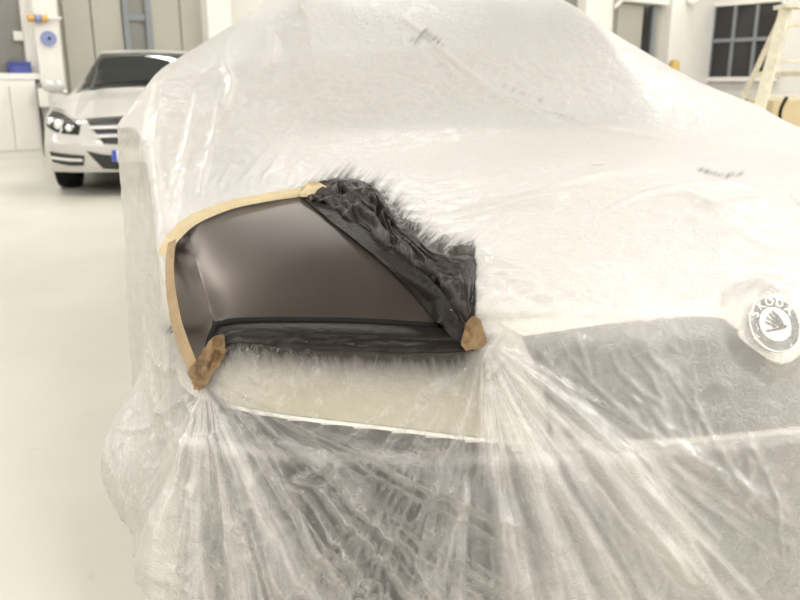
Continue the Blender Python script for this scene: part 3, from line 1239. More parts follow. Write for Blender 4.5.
# overspray stain: distance to the sprayed opening, wide on the hood side and below
paint = np.zeros(len(P0))
d1, _ = poly_dist([(322, 204), (350, 198), (370, 206), (390, 232), (428, 264), (466, 270), (472, 330)])
paint = np.maximum(paint, .95 * (1 - sstep(0, 46, d1)))
paint = np.where(in_poly(px, py, np.array([(322, 198), (352, 188), (378, 196), (398, 226), (430, 258), (472, 264), (474, 330), (400, 300)])), .95, paint)
paint *= 1 - sstep(472, 479, px) * (py < 352)
d2, _ = poly_dist([(232, 340), (300, 345), (380, 350), (455, 352)])
low = np.where(py > 335, 1, .3)
paint = np.maximum(paint, low * .70 * np.exp(-(d2 / 48) ** 1.6))
d3, _ = poly_dist([(180, 330), (195, 372), (210, 385)])
paint = np.maximum(paint, .50 * (1 - sstep(4, 26, d3)))
d4, _ = poly_dist([(470, 345), (455, 385), (440, 410)])
paint = np.maximum(paint, .56 * np.exp(-(d4 / 14) ** 1.4) * (1 - .6 * sstep(360, 410, py)))
d5, _ = poly_dist([(205, 385), (225, 410), (250, 425)])
paint = np.maximum(paint, .60 * np.exp(-(d5 / 8) ** 1.4))
for pts_, am, wd_ in (([(414, 42), (424, 32), (440, 46)], .42, 8), ([(700, 170), (722, 176), (742, 174)], .42, 7), ([(505, 86), (540, 100)], .30, 4), ([(545, 112), (572, 120)], .26, 4), ([(790, 195), (800, 205)], .35, 5), ([(598, 402), (604, 405)], .6, 4)):
    dd, _ = poly_dist(pts_)
    paint = np.maximum(paint, am * (1 - sstep(0, wd_, dd)) * (P0[:, 1] < 1.7))
paint = np.where(zc_ok & (P0[:, 1] < 1.7), paint, 0)

PF = P0 + N0 * (disp + .001)[:, None]
PF[:, 2] = np.maximum(PF[:, 2], .012)

# cut the opening
FQ = quads(NU, NV)
hole = np.array([(168, 262), (178, 240), (198, 222), (230, 208), (302, 194), (345, 216), (395, 248), (440, 282), (470, 322), (476, 340), (455, 347), (330, 344), (235, 341), (212, 372), (203, 384), (186, 338), (173, 297)])


cpx = px[FQ].mean(1)
cpy = py[FQ].mean(1)
inside = in_poly(cpx, cpy, hole) & (P0[FQ[:, 0], 1] < 0.9)
FQ = FQ[~inside]
FILM = obj('masking_film', PF, FQ, M_FILM)
FILM.location = CF.o
FILM.rotation_euler = (0, 0, CF.phi)
tag(FILM, 'wrinkled translucent plastic masking sheet draped over the car down to the floor', 'plastic sheet')
me = FILM.data
ANG_A = np.arctan2(py - A_[1], px - A_[0])
ANG_B = np.arctan2(py - B_[1], px - B_[0])
RA = np.hypot(px - A_[0], py - A_[1])
RB = np.hypot(px - B_[0], py - B_[1])
da_, db_ = np.degrees(ANG_A), np.degrees(ANG_B)
fwa = (.25 * sstep(8, 30, da_) + .75 * sstep(42, 66, da_)) * (1 - sstep(112, 130, da_)) * sstep(3, 30, RA) * (1 - sstep(230, 420, RA)) * front_m * sstep(-40, 60, RB - RA * .8)
fwb = sstep(18, 40, db_) * (1 - .75 * sstep(96, 112, db_)) * (1 - sstep(122, 140, db_)) * sstep(3, 30, RB) * (1 - .5 * sstep(260, 460, RB)) * front_m * sstep(-40, 60, RA - RB * .6)
low_s = (py > 338) & (px < 480)
streak = np.where(low_s, .3, 2.4)
crum = (.03 + .97 * skirtw * (1 - .6 * sstep(500, 620, px))) * (1 - tight) * (1 - .85 * np.exp(-(ed / .055) ** 4))
for nm, arr in (('paint', paint), ('haze', haze), ('streak', streak), ('crumple', crum), ('fan_a_weight', fwa), ('fan_b_weight', fwb)):
    at = me.attributes.new(nm, 'FLOAT', 'POINT')
    at.data.foreach_set('value', arr.astype(np.float32))
uvl = me.uv_layers.new(name='chart')
li = np.zeros(len(me.loops), dtype=np.int32)
me.loops.foreach_get('vertex_index', li)
ac_ = np.where(low_s, px * .97 - py * .2, px * .78 + py * .62)
al_ = np.where(low_s, py + px * .1, px * .62 - py * .78)
uvl.data.foreach_set('uv', np.stack([ac_ / 5.0, al_ / 34.0], 1)[li].astype(np.float32).ravel())
for nm, an, rr_ in (('fan_a', ANG_A, RA), ('fan_b', ANG_B, RB)):
    ul = me.uv_layers.new(name=nm)
    ul.data.foreach_set('uv', np.stack([an * (4.4 if nm == 'fan_a' else 3.4), rr_ / 560.0], 1)[li].astype(np.float32).ravel())


near = (px > 130) & (px < 520) & (py > 160) & (py < 430) & (P0[:, 1] < 1.0)
fq = FQ[near[FQ].all(1)]
u_, inv_ = np.unique(fq, return_inverse=True)
SV = [PF[u_]]
SF = [inv_.reshape(-1, 4)]
for Gx in (PFG, SIDE):
    n0 = sum(len(v) for v in SV)
    SV.append(Gx.reshape(-1, 3))
    SF.append(quads(*Gx.shape[:2]) + n0)
bq = quads(*BODY.shape[:2])
bpx = project(CF.to_world(BODY.reshape(-1, 3)))
nb_ = (bpx[:, 0] > 130) & (bpx[:, 0] < 520) & (bpx[:, 1] > 160) & (bpx[:, 1] < 430) & (BODY.reshape(-1, 3)[:, 1] < 1.0)
bq = bq[nb_[bq].all(1)]
bc = BODY.reshape(-1, 3)[bq].mean(1)
bcp = project(CF.to_world(bc))
bq = bq[~in_poly(bcp[:, 0], bcp[:, 1], np.array([(150, 262), (165, 225), (200, 205), (302, 186), (345, 216), (395, 252), (440, 290), (460, 318), (440, 323), (330, 320), (226, 321), (210, 340), (205, 374), (180, 372), (160, 300)]))]
n0 = sum(len(v) for v in SV)
SV.append(BODY.reshape(-1, 3) - np.array([0, 0, .0]))
SF.append(bq + n0)
SURF = BVHTree.FromPolygons(np.concatenate(SV).tolist(), np.concatenate(SF).tolist())


def film_piece(name, top, bot, nu, nv, off, ramp, amp, scale, seed, m, thick=.0012, label=None, stretch=(1, 1, 1), edge=None, sheet=None):
    G, n, pc = chart_grid(top, bot, nu, nv, SURF, off=off, smooth_it=14)
    p = G.reshape(-1, 3)
    wp = np.stack([vnoise(p * 25, seed + 7), vnoise(p * 25, seed + 8), vnoise(p * 25, seed + 9)], 1) * .018
    r_ = (ridged((p + wp) * scale * np.array(stretch), seed, 3) - .3).reshape(nu, nv)
    u = np.linspace(0, 1, nu)[:, None]
    v = np.linspace(0, 1, nv)[None, :]
    if sheet:
        fu, fv, wa = sheet
        uu = (u + 0 * v).ravel()
        vv = (v + 0 * u).ravel()
        q0 = np.stack([uu * 3, vv * 2, uu * 0 + seed], 1)
        du = wa * vnoise(q0, seed) + .4 * wa * vnoise(q0 * 2.7, seed + 1)
        dv = wa * vnoise(q0 + 9, seed + 2) + .4 * wa * vnoise(q0 * 2.7 + 9, seed + 3)
        q1 = np.stack([(uu + du) * fu, (vv + dv) * fv, uu * 0 + seed * .37], 1)
        h1 = (1 - np.abs(vnoise(q1, seed + 4)) * 2.2)
        h2 = (1 - np.abs(vnoise(q1 * 2.3 + 5, seed + 5)) * 2.2)
        h3 = (1 - np.abs(vnoise(q1 * 5.1 + 5, seed + 6)) * 2.2)
        r_ = (.62 * h1 + .28 * h2 + .10 * h3).reshape(nu, nv)
    win = np.sin(np.clip(u, 0, 1) * math.pi) ** .4 * ramp(v)
    G = G + n * (r_ * amp * win + .002 * win)[..., None]
    if edge is not None:
        E = catmull(edge, nu)
        if np.linalg.norm(G[0, 0] - E[0]) + np.linalg.norm(G[0, -1] - E[0]) > np.linalg.norm(G[-1, 0] - E[0]) + np.linalg.norm(G[-1, -1] - E[0]):
            E = E[::-1]
        flip = np.linalg.norm(G[:, 0] - E, axis=1).sum() > np.linalg.norm(G[:, -1] - E, axis=1).sum()
        wv = sstep(0, .45, v[0])
        wv = (wv[::-1] if flip else wv)[None, :, None]
        G = E[:, None] * (1 - wv) + G * wv
    o = shell(name, G, m, FILM, thick)
    if label:
        o['label'] = label
    return o


# painted strips of the film that border the panel
film_piece('painted_strip', [(298, 194), (322, 200), (350, 214), (392, 242), (436, 268), (468, 294), (482, 330)], [(300, 197), (338, 229), (378, 262), (408, 290), (432, 316), (446, 332), (462, 347)], 90, 24, .003, lambda v: v * 0 + 1, .003, 26., 101, M_PSTRIP, label='paint covered film strip along the hood edge', edge=PFG_DIAG + np.array([0, 0, -.003]))
film_piece('painted_strip', [(212, 345), (220, 331), (232, 325), (300, 322), (380, 324), (440, 327), (474, 322)], [(205, 376), (214, 362), (232, 345), (300, 349), (380, 352), (440, 353), (474, 351)], 110, 20, .002, lambda v: v * 0 + 1, .0035, 24., 131, M_PSTRIP, label='paint covered film strip above the headlamp', stretch=(.6, 1, 1.4), edge=EDGE3 + np.array([0, -.003, -.007]))
# crumpled bunches of painted film
film_piece('crumpled_fold', [(312, 188), (330, 183), (352, 180), (376, 190), (388, 208), (402, 232)], [(300, 197), (322, 206), (340, 216), (358, 227), (378, 240), (404, 258)], 140, 70, .004, lambda v: np.sin(v * math.pi) ** .5, .024, 26., 151, M_PFILM, sheet=(5., 3.5, .35), label='bunched dark film behind the wing')
film_piece('crumpled_fold', [(380, 215), (410, 232), (430, 254), (450, 259), (475, 261), (473, 300)], [(392, 246), (412, 262), (430, 276), (446, 292), (454, 314), (470, 338)], 110, 60, .004, lambda v: np.sin(v * math.pi) ** .5, .013, 24., 171, M_PFILM, sheet=(2.5, 6., .22), label='dark creased film at the hood corner', stretch=(1.2, .5, 1))

# ================================================================== MASKING TAPE
def ribbon(top, bot, nu, nv, off):
    """paper strip stretched over whatever stands proud along its length"""
    T = catmull(top, nu)
    B = catmull(bot, nu)
    D = np.full((nu, nv), np.nan)
    dirs = np.zeros((nu, nv, 3))
    for i in range(nu):
        for j in range(nv):
            q = T[i] + (B[i] - T[i]) * j / (nv - 1)
            d = CF.dir_local(pix_dir(*q))
            d = d / np.linalg.norm(d)
            dirs[i, j] = d
            h = SURF.ray_cast(Vector(cam_l), Vector(d))
            if h[0] is not None and h[3] < 1.9:
                D[i, j] = h[3]
    row = np.nanmin(D, axis=1)
    idx = np.arange(nu)
    okr = ~np.isnan(row)
    row = np.interp(idx, idx[okr], row[okr])
    D = np.where(np.isnan(D), row[:, None] + .004, D)
    D = np.minimum(D, row[:, None] + .02)
    for it in range(2):
        P_ = np.pad(D, ((2, 2), (1, 1)), mode='edge')
        D = np.min([P_[a:a + nu, b:b + nv] for a in range(5) for b in range(3)], axis=0)
    for it in range(14):
        P_ = np.pad(D, ((1, 1), (1, 1)), mode='edge')
        D = .4 * D + .2 * (P_[:-2, 1:-1] + P_[2:, 1:-1]) + .1 * (P_[1:-1, :-2] + P_[1:-1, 2:])
    G = cam_l + dirs * (D - off)[..., None]
    G = facing(G)
    return G, grid_normals(G)


def tape(name, top, bot, nu, nv, off, m, label, amp=.0012, seed=0, group=None):
    if True:
        G, n = ribbon(top, bot, nu, nv, off)
    p = G.reshape(-1, 3)
    r_ = (ridged(p * 45., 200 + seed, 2) - .3).reshape(nu, nv)
    G = G + n * (r_ * amp)[..., None]
    o = shell(name, G, m, None, .0006)
    o.location = CF.o
    o.rotation_euler = (0, 0, CF.phi)
    return tag(o, label, 'tape', group)


tape('masking_tape', [(157, 251), (170, 232), (190, 215), (224, 202), (262, 194), (304, 187)], [(166, 258), (178, 241), (197, 224), (229, 210), (264, 202), (305, 196)], 60, 7, .003, M_TAPEPALE, 'pale masking tape strip along the curved top edge of the dark wing', seed=1)
tape('masking_tape', [(168, 243), (165.5, 262), (166, 288), (172, 328), (186, 366), (199, 392)], [(176, 239), (174, 262), (175, 285), (182, 322), (195, 358), (206, 382)], 60, 7, .002, M_TAPE, 'tan masking tape strip down the left edge of the dark wing', seed=2)
tape('masking_tape', [(189, 372), (202, 352), (212, 338), (224, 334)], [(194, 390), (204, 388), (212, 374), (226, 352)], 40, 24, .009, M_TAPEDUSTY, 'crumpled paint dusted tape at the lower left corner of the wing', amp=.009, seed=3)
tape('masking_tape', [(461, 345), (466, 325), (473, 316), (481, 320)], [(466, 351), (475, 349), (483, 347), (487, 342)], 36, 28, .012, M_TAPEDUSTY, 'bunched brown tape holding the gathered film right of the wing', amp=.006, seed=4)
tape('masking_tape', [(299, 191), (305, 184), (314, 181), (326, 186)], [(301, 197), (309, 197), (320, 198), (328, 195)], 24, 10, .006, M_TAPEPALE, 'small creased yellow tape tab at the top corner of the wing', amp=.010, seed=5)

# ================================================================== SILVER SALOON
MF = Frame((-2.64, 8.05, 0.0), R(14.0))
MH = catmull([(0, .70), (.08, .745), (.3, .80), (.8, .90), (1.35, 1.0), (1.8, 1.20), (2.2, 1.40), (2.7, 1.455), (3.4, 1.42), (4.1, 1.15), (4.6, 1.0), (4.95, .9)], 600)


def merc_height(t, y):
    zc = np.interp(y, MH[:, 0], MH[:, 1])
    a = np.abs(t)
    hood = zc - .09 * (a / .93) ** 3 - .012 * np.exp(-((a - .55) / .07) ** 2) * (y < 1.4)
    belt = np.interp(y, [0, .8, 1.4, 3, 4.95], [.70, .85, .93, .97, .92])
    hw = np.where(a < .54, 1, np.clip(1 - (a - .54) / (.90 - .54), 0, 1))
    g = sstep(1.25, 1.5, y)
    return hood * (1 - g) + np.minimum(hood, belt - .03 + (zc - belt + .03 - .02 * (a / .6) ** 2) * hw) * g


def merc_skirt(O, n, z0, v):
    z = z0[:, None] + (.235 - z0[:, None]) * v[None, :]
    nf = sstep(.15, .75, -n[:, 1])[:, None]
    fr = np.interp(z, [.235, .30, .42, .50, .60, .70, .76], [.06, .085, .095, .085, .05, .02, 0])
    k = np.clip((z0[:, None] - z) / (z0[:, None] - .19), 0, 1)
    return fr * nf + .03 * np.sin(k * math.pi) * (1 - nf), z


MOUT = [(0, 0), (.3, .015), (.55, .06), (.74, .14), (.86, .26), (.915, .42), (.935, .7), (.94, 1.5), (.94, 3.5), (.90, 4.4), (.75, 4.85), (.4, 4.95), (0, 4.97)]
mws = np.concatenate([np.linspace(-1, -.4, 50, endpoint=False), np.linspace(-.4, .4, 240, endpoint=False), np.linspace(.4, 1, 50)])
MP = car_skin(MOUT, mws, merc_height, merc_skirt, 70, 50, spine=(.8, 3.6), smooth_iters=3)
MBVH = make_bvh(MP)
MERC = thing('silver_saloon', 'silver saloon car parked behind the covered car at the left', 'car', MF.o, MF.phi)
MERC.scale = (1.02, 1.02, 1.05)


def split_merc():
    P = MP
    F = quads(P.shape[0], P.shape[1])
    V = P.reshape(-1, 3)
    c = V[F].mean(1)
    k = F[:, 0] % P.shape[1]
    top = k < 69
    a = np.abs(c[:, 0])
    y, z = c[:, 1], c[:, 2]
    hood = top & (y < 1.33) & (a < .62 + .12 * y)
    screen = top & (y >= 1.38) & (y < 2.22) & (a < .80 - .27 * (y - 1.38))
    rear = top & (y > 3.45) & (y < 4.1) & (a < .5)
    roof = top & (y >= 1.33) & (a < .62) & ~screen & ~rear
    sidew = top & (y > 1.33) & (y < 4.2) & ~screen & ~roof & ~rear & (z > .99)
    arch = (~top) & ((np.hypot(y - .86, z - .32) < .345) | (np.hypot(y - 3.73, z - .32) < .345))
    bump = (~top) & (y < .5) & (z < .60) & ~arch
    rest = ~(hood | screen | rear | roof | sidew | arch | bump)
    for nm, ms, mt in (('hood', hood, M_SILVER), ('windscreen', screen, M_GLASSDARK), ('rear_window', rear, M_GLASSDARK), ('roof', roof, M_SILVER), ('side_window', sidew & (c[:, 0] < 0), M_GLASSDARK), ('side_window', sidew & (c[:, 0] > 0), M_GLASSDARK), ('front_bumper', bump, M_SILVER), ('body_shell', rest, M_SILVER)):
        f = F[ms]
        if not len(f):
            continue
        u, inv = np.unique(f, return_inverse=True)
        obj(nm, V[u], inv.reshape(-1, 4), mt, MERC)


split_merc()


def mfront(name, top, bot, nu, nv, off, m, parent=None, thick=.01):
    G = front_grid(top, bot, nu, nv, MBVH, off)
    return shell(name, G, m, parent or MERC, thick)


mg = mfront('grille', [(-.47, .705), (0, .725), (.47, .705)], [(-.33, .50), (0, .49), (.33, .50)], 40, 10, .006, M_GRILLE)
for (zt, hw0) in ((.645, .455), (.565, .40)):
    mfront('grille_louvre', [(-hw0, zt + .016), (0, zt + .022), (hw0, zt + .016)], [(-hw0 + .015, zt - .014), (0, zt - .008), (hw0 - .015, zt - .014)], 36, 4, .030, M_SATIN, mg, .02)
mfront('grille_frame', [(-.50, .725), (0, .745), (.50, .725)], [(-.47, .705), (0, .725), (.47, .705)], 40, 4, .012, M_CHROME, mg, .012)
for sx in (-1, 1):
    hl = mfront('headlamp', [(sx * .54, .665), (sx * .64, .73), (sx * .76, .775), (sx * .87, .79)], [(sx * .56, .585), (sx * .66, .59), (sx * .78, .61), (sx * .885, .66)], 24, 10, .006, M_GLASSDARK)
    for (tt, zz, rr) in ((.64, .645, .045), (.74, .675, .055), (.825, .705, .045)):
        p = hit_front(sx * tt, zz, MBVH)
        bm = bmesh.new()
        bmesh.ops.create_uvsphere(bm, u_segments=16, v_segments=8, radius=rr, matrix=Matrix.Translation(p + [0, -.004, 0]) @ Matrix.Diagonal((1, .35, .85, 1)))
        bmobj('lamp_bowl', bm, M_CHROME, hl, True)
    mfront('lamp_brow', [(sx * .53, .69), (sx * .64, .75), (sx * .76, .795), (sx * .875, .81)], [(sx * .54, .672), (sx * .64, .737), (sx * .76, .782), (sx * .87, .797)], 24, 3, .008, M_CHROME, hl)
    vt = mfront('bumper_vent', [(sx * .52, .395), (sx * .68, .41), (sx * .86, .43)], [(sx * .54, .30), (sx * .68, .30), (sx * .84, .33)], 20, 6, .004, M_GRILLE)
    mfront('light_strip', [(sx * .54, .365), (sx * .68, .372), (sx * .84, .388)], [(sx * .54, .342), (sx * .68, .346), (sx * .84, .362)], 20, 3, .014, M_CHROME, vt)
    # mirrors
    bm = bmesh.new()
    bmesh.ops.create_uvsphere(bm, u_segments=18, v_segments=10, radius=1, matrix=Matrix.Translation((sx * 1.0, 1.62, 1.02)) @ Matrix.Diagonal((.12, .07, .075, 1)))
    add_bar(bm, (sx * .86, 1.66, .95), (sx * .95, 1.64, .97), .05, .05)
    bmobj('door_mirror', bm, M_SILVER, MERC, True)
    for yy in (.86, 3.73):
        G = np.zeros((41, 13, 3))
        for i in range(41):
            th = 2 * math.pi * i / 40
            for j in range(13):
                ph = 2 * math.pi * j / 12
                rr = .275 + .05 * (abs(math.cos(ph)) ** .5) * np.sign(math.cos(ph))
                xx = .12 * (abs(math.sin(ph)) ** .5) * np.sign(math.sin(ph))
                G[i, j] = (sx * .81 + xx, yy + rr * math.cos(th), .325 + rr * math.sin(th))
        ty = obj('tyre', G.reshape(-1, 3), quads(41, 13), M_BLACK, MERC)
        bm = bmesh.new()
        add_cyl(bm, (sx * .86, yy, .325), (sx * .91, yy, .325), .22, .2, 28)
        bmobj('wheel_rim', bm, M_RIM, ty)
mfront('lower_intake', [(-.50, .44), (-.30, .40), (0, .40), (.30, .40), (.50, .44)], [(-.36, .27), (-.2, .26), (0, .26), (.2, .26), (.36, .27)], 40, 6, .005, M_GRILLE)
p = hit_front(0, .40, MBVH)
bm = bmesh.new()
add_box(bm, (0, p[1] - .03, .395), (.52, .012, .11))
pl = bmobj('number_plate', bm, M_PLATE, MERC)
bm = bmesh.new()
add_box(bm, (-.236, p[1] - .037, .395), (.045, .004, .108))
bmobj('plate_blue_band', bm, M_PLATEBLUE, pl)
me_k = text_mesh('K', .10)
me_k.transform(Matrix.Translation((-.165, p[1] - .038, .395)) @ Matrix.Rotation(R(90), 4, 'X'))
me_k.materials.append(M_BLACK)
ko = bpy.data.objects.new('plate_letter', me_k)
COL.objects.link(ko)
ko.parent = pl
bm = bmesh.new()
add_box(bm, (0, 2.4, .27), (1.5, 4.3, .1))
bmobj('underbody', bm, M_BLACK, MERC)
for (x0, x1) in ((-.55, .05), (.0, .55)):
    bm = bmesh.new()
    pts = []
    for k in range(8):
        xx = x0 + (x1 - x0) * k / 7
        yy = 1.42 + .10 * k / 7
        pts.append((xx, yy, float(merc_height(np.array([xx]), np.array([yy]))[0]) + .02))
    add_tube(bm, pts, .008, 6)
    bmobj('wiper', bm, M_BLACK, MERC)

# ================================================================== HALL
def hall_box(name, a0, a1, b0, b1, z0, z1, m, parent=None, bevel=0.0):
    bm = bmesh.new()
    c = HC + HA * (a0 + a1) / 2 + HB * (b0 + b1) / 2
    # local x along HB, local y along -HA direction
    add_box(bm, (c[0], c[1], (z0 + z1) / 2), (abs(b1 - b0), abs(a1 - a0), abs(z1 - z0)), HROT)
    return bmobj(name, bm, m, parent, bevel=bevel)


def wall_a(pxx, pyy=40, b=0.0):
    """position along the back wall seen at a picture column"""
    d = pix_dir(pxx, pyy)
    o = HC + HB * b
    # solve CAM + k d = o + a HA
    A = np.array([[d[0], -HA[0]], [d[1], -HA[1]]])
    k, a = np.linalg.solve(A, (o - CAM)[:2])
    return a, CAM[2] + k * d[2]


def wall_b(pxx, pyy=40, a=0.0):
    d = pix_dir(pxx, pyy)
    o = HC + HA * a
    A = np.array([[d[0], -HB[0]], [d[1], -HB[1]]])
    k, b = np.linalg.solve(A, (o - CAM)[:2])
    return b, CAM[2] + k * d[2]


S = 'structure'
tag(hall_box('floor', -.3, HALL_A + .3, -.3, HALL_B + .3, -.2, 0, M_FLOOR), kind=S)
tag(hall_box('ceiling', -.3, HALL_A + .3, -.3, HALL_B + .3, HALL_H, HALL_H + .2, M_CEIL), kind=S)
tag(hall_box('wall_back', -.3, HALL_A + .3, -.3, 0, 0, HALL_H, M_WALL), kind=S)
tag(hall_box('wall_right', -.3, 0, 0, HALL_B, 0, HALL_H, M_WALL), kind=S)
tag(hall_box('wall_left', HALL_A, HALL_A + .3, 0, HALL_B, 0, HALL_H, M_WALL), kind=S)
tag(hall_box('wall_front', -.3, HALL_A + .3, HALL_B, HALL_B + .3, 0, HALL_H, M_WALL), kind=S)

# --- back wall, left part: dusty window above a low cupboard
aL0, _ = wall_a(-60)
aL1, _ = wall_a(22)
zsill = wall_a(10, 76)[1]
wn = tag(hall_box('window_1', aL1, aL0, 0, .06, zsill + .05, 3.4, M_GREYD), kind=S)
hall_box('window_frame', wall_a(33)[0], aL1, 0, .16, zsill, 4.2, M_WHITE, wn)
hall_box('window_sill', wall_a(36)[0], aL0, 0, .30, zsill - .05, zsill + .04, M_WHITE, wn)
aC0, _ = wall_a(36, 90, .4)
aC0 = max(aC0, wall_a(38.5, 60, .35)[0] + .02)
cup = tag(hall_box('low_cupboard', aC0, aL0, 0, .40, 0, zsill - .06, M_WHITE), 'long white low cupboard under the left window', 'cupboard')
for i in range(3):
    a_ = aC0 + .03 + i * (aL0 - aC0 - .06) / 3
    dr = hall_box('cupboard_door', a_ + .01, a_ + (aL0 - aC0 - .06) / 3 - .01, .40, .42, .10, zsill - .14, M_WHITE, cup)
    hall_box('door_handle', a_ + .08, a_ + .10, .42, .44, zsill - .42, zsill - .30, M_WHITE, dr)
# blue tray on the sill
a0, _ = wall_a(10, 78, .15)
a1, _ = wall_a(30, 78, .15)
t = thing('blue_tray', 'blue plastic tray standing on the sill at the far left', 'tray')
bm = bmesh.new()
pz = zsill + .04
ctr = hall((a0 + a1) / 2, .16, pz)
ln = abs(a0 - a1)
add_box(bm, (0, 0, .012), (.26, ln * .9, .02))
for sy in (-1, 1):
    add_box(bm, (0, sy * ln * .47, .085), (.28, .02, .17))
for sx in (-1, 1):
    add_box(bm, (sx * .13, 0, .085), (.02, ln * .96, .17))
tr = bmobj('tray_body', bm, M_BLUE, t)
bm = bmesh.new()
add_box(bm, (.145, 0, .16), (.03, ln * .98, .025))
bmobj('tray_rim', bm, M_BLUE, t)
t.location = ctr
t.rotation_euler = (0, 0, HROT)

# main column left
colA0, _ = wall_a(38.5, 60, .35)
colA1, _ = wall_a(63, 60, .35)
col1 = tag(hall_box('pillar', colA1, colA0, 0, .35, 0, HALL_H, M_WHITE, bevel=.02), 'white square pillar with a blue disc left of the silver car', 'pillar')
bm = bmesh.new()
ac, zc_ = wall_a(48.5, 38.5, .36)
pc_ = hall(ac, .36, zc_)
add_cyl(bm, Vector(pc_) - Vector(HB) * .02, Vector(pc_) + Vector(HB) * .04, .115, .11, 36)
d_ = bmobj('wall_disc', bm, M_BLUEL)
tag(d_, 'round pale blue disc hung on the white pillar', 'disc')
bm = bmesh.new()
add_cyl(bm, Vector(pc_) + Vector(HB) * .03, Vector(pc_) + Vector(HB) * .06, .022, None, 16)
bmobj('disc_hub', bm, M_BLACK, d_)
# orange and grey roll on a holder above the disc
hA0, hz0 = wall_a(29, 18, .42)
hA1, _ = wall_a(45.5, 18, .42)
hA2, _ = wall_a(61, 16, .42)
t = thing('tape_holder', 'orange tape rolls on a white rod fixed to the pillar', 'tape holder', hall(hA1, .42, hz0))
o = np.array(hall(hA1, .42, hz0))
bm = bmesh.new()
add_tube(bm, [np.array(hall(hA0, .42, hz0)) - o, np.array(hall(hA2, .42, hz0 + .02)) - o], .022, 10)
bmobj('rod', bm, M_WHITE, t)
for k, mm in ((.08, M_ORANGE), (.5, M_BLUEL), (.92, M_ORANGE)):
    aa = hA0 + (hA1 - hA0) * k
    bm = bmesh.new()
    ww = abs(hA1 - hA0) * .17
    add_cyl(bm, np.array(hall(aa - ww, .42, hz0)) - o, np.array(hall(aa + ww, .42, hz0)) - o, .055, None, 20)
    bmobj('tape_roll', bm, mm, t)
bm = bmesh.new()
pp = np.array(hall(hA1, .38, hz0)) - o
add_bar(bm, pp - HB * .04, pp + HB * .05, .04, .04)
bmobj('bracket', bm, M_STEEL, t)
# white switch box by the left window
sa, sz = wall_a(18.5, 36, .1)
tag(hall_box('switch_box', sa - .06, sa + .07, .06, .14, sz - .07, sz + .07, M_WHITE, bevel=.008), 'small white switch box on the dusty left window', 'switch box')
# dark post with a white tag
qa, qz = wall_a(42.5, 84, .5)
t = thing('steel_post', 'thin dark steel post with a white tag beside the pillar', 'post', hall(qa, .55, 0))
bm = bmesh.new()
add_cyl(bm, (0, 0, .02), (0, 0, qz), .045, .045, 14)
bmobj('post', bm, M_STEEL, t)
bm = bmesh.new()
add_cyl(bm, (0, 0, 0), (0, 0, .03), .11, .10, 20)
bmobj('base_plate', bm, M_STEEL, t)
bm = bmesh.new()
pq = Vector(HA) * .10
add_bar(bm, (pq.x, pq.y, qz - .02), (-pq.x * 2.2, -pq.y * 2.2, qz - .02), .04, .04)
bmobj('cross_arm', bm, M_STEEL, t)
bm = bmesh.new()
add_box(bm, tuple(Vector(HB) * .06 + Vector(HA) * .04 + Vector((0, 0, qz - .20))), (.02, .14, .28), HROT)
bmobj('white_tag', bm, M_WHITE, t)

# grey folding door with blue grey mullions
door = tag(hall_box('door_1', wall_a(209)[0], wall_a(63)[0], 0, .05, 0, 4.6, M_GREY), kind=S)
edges = [63, 92, 123]
for x0, x1 in ((64, 91), (92.5, 122), (151, 179), (180.5, 207)):
    a0, a1 = wall_a(x0)[0], wall_a(x1)[0]
    hall_box('door_panel', a1, a0, .05, .09, .12, 4.5, M_GREY, door, bevel=.01)
for x0, x1 in ((122.5, 128), (144.5, 150.5)):
    a0, a1 = wall_a(x0)[0], wall_a(x1)[0]
    hall_box('door_mullion', a1, a0, .05, .14, 0, 4.6, M_BLUEGREY, door)
a0, a1 = wall_a(128)[0], wall_a(144.5)[0]
zb0 = wall_a(136, 18)[1]
hall_box('door_pane', a1, a0, .05, .07, zb0 + .04, 4.5, M_GREYD, door)
hall_box('door_pane', a1, a0, .05, .07, .9, zb0 - .04, M_GREYD, door)
hall_box('cross_bar', a1, a0, .05, .12, zb0 - .05, zb0 + .05, M_BLUEGREY, door)
# pillars along the back wall
for x0, x1, lab in ((208, 232, 'white pillar right of the grey folding door, partly behind the film'), (586, 612, 'white pillar rising behind the covered roof, first from the hall corner')):
    a0, a1 = wall_a(x0, 20, .35)[0], wall_a(x1, 20, .35)[0]
    tag(hall_box('pillar', a1, a0, 0, .35, 0, HALL_H, M_WHITE, bevel=.02), lab, 'pillar')
# dark window between the pillars, near the top middle
a0, a1 = wall_a(545)[0], wall_a(585)[0]
w2 = tag(hall_box('window_2', a1, a0, 0, .05, 1.2, 4.2, M_GREYD), kind=S)
hall_box('window_frame', a1, a0, 0, .10, 1.05, 1.22, M_WHITE, w2)
# opening with grey panels right of the pillar
a0, a1 = wall_a(612)[0], wall_a(668)[0]
zh = wall_a(640, 4)[1]
d2 = tag(hall_box('door_2', a1, a0, 0, .05, 0, zh, M_GREY), kind=S)
for x0, x1, mm in ((613, 638, M_GREY), (651, 660, M_GREY)):
    b0, b1 = wall_a(x0)[0], wall_a(x1)[0]
    hall_box('door_panel', b1, b0, .05, .10, .1, zh - .05, mm, d2)
hall_box('door_pane', wall_a(647)[0], wall_a(638)[0], .05, .07, .1, zh - .05, M_DARK, d2)
hall_box('door_pane', wall_a(668)[0], wall_a(660)[0], .05, .07, .1, zh - .05, M_GREYD, d2)
hall_box('door_mullion', wall_a(651)[0], wall_a(647)[0], .05, .14, 0, zh, M_BLUEGREY, d2)
tag(hall_box('trim_1', a1, a0, 0, .30, zh, zh + .35, M_WHITE), kind=S)
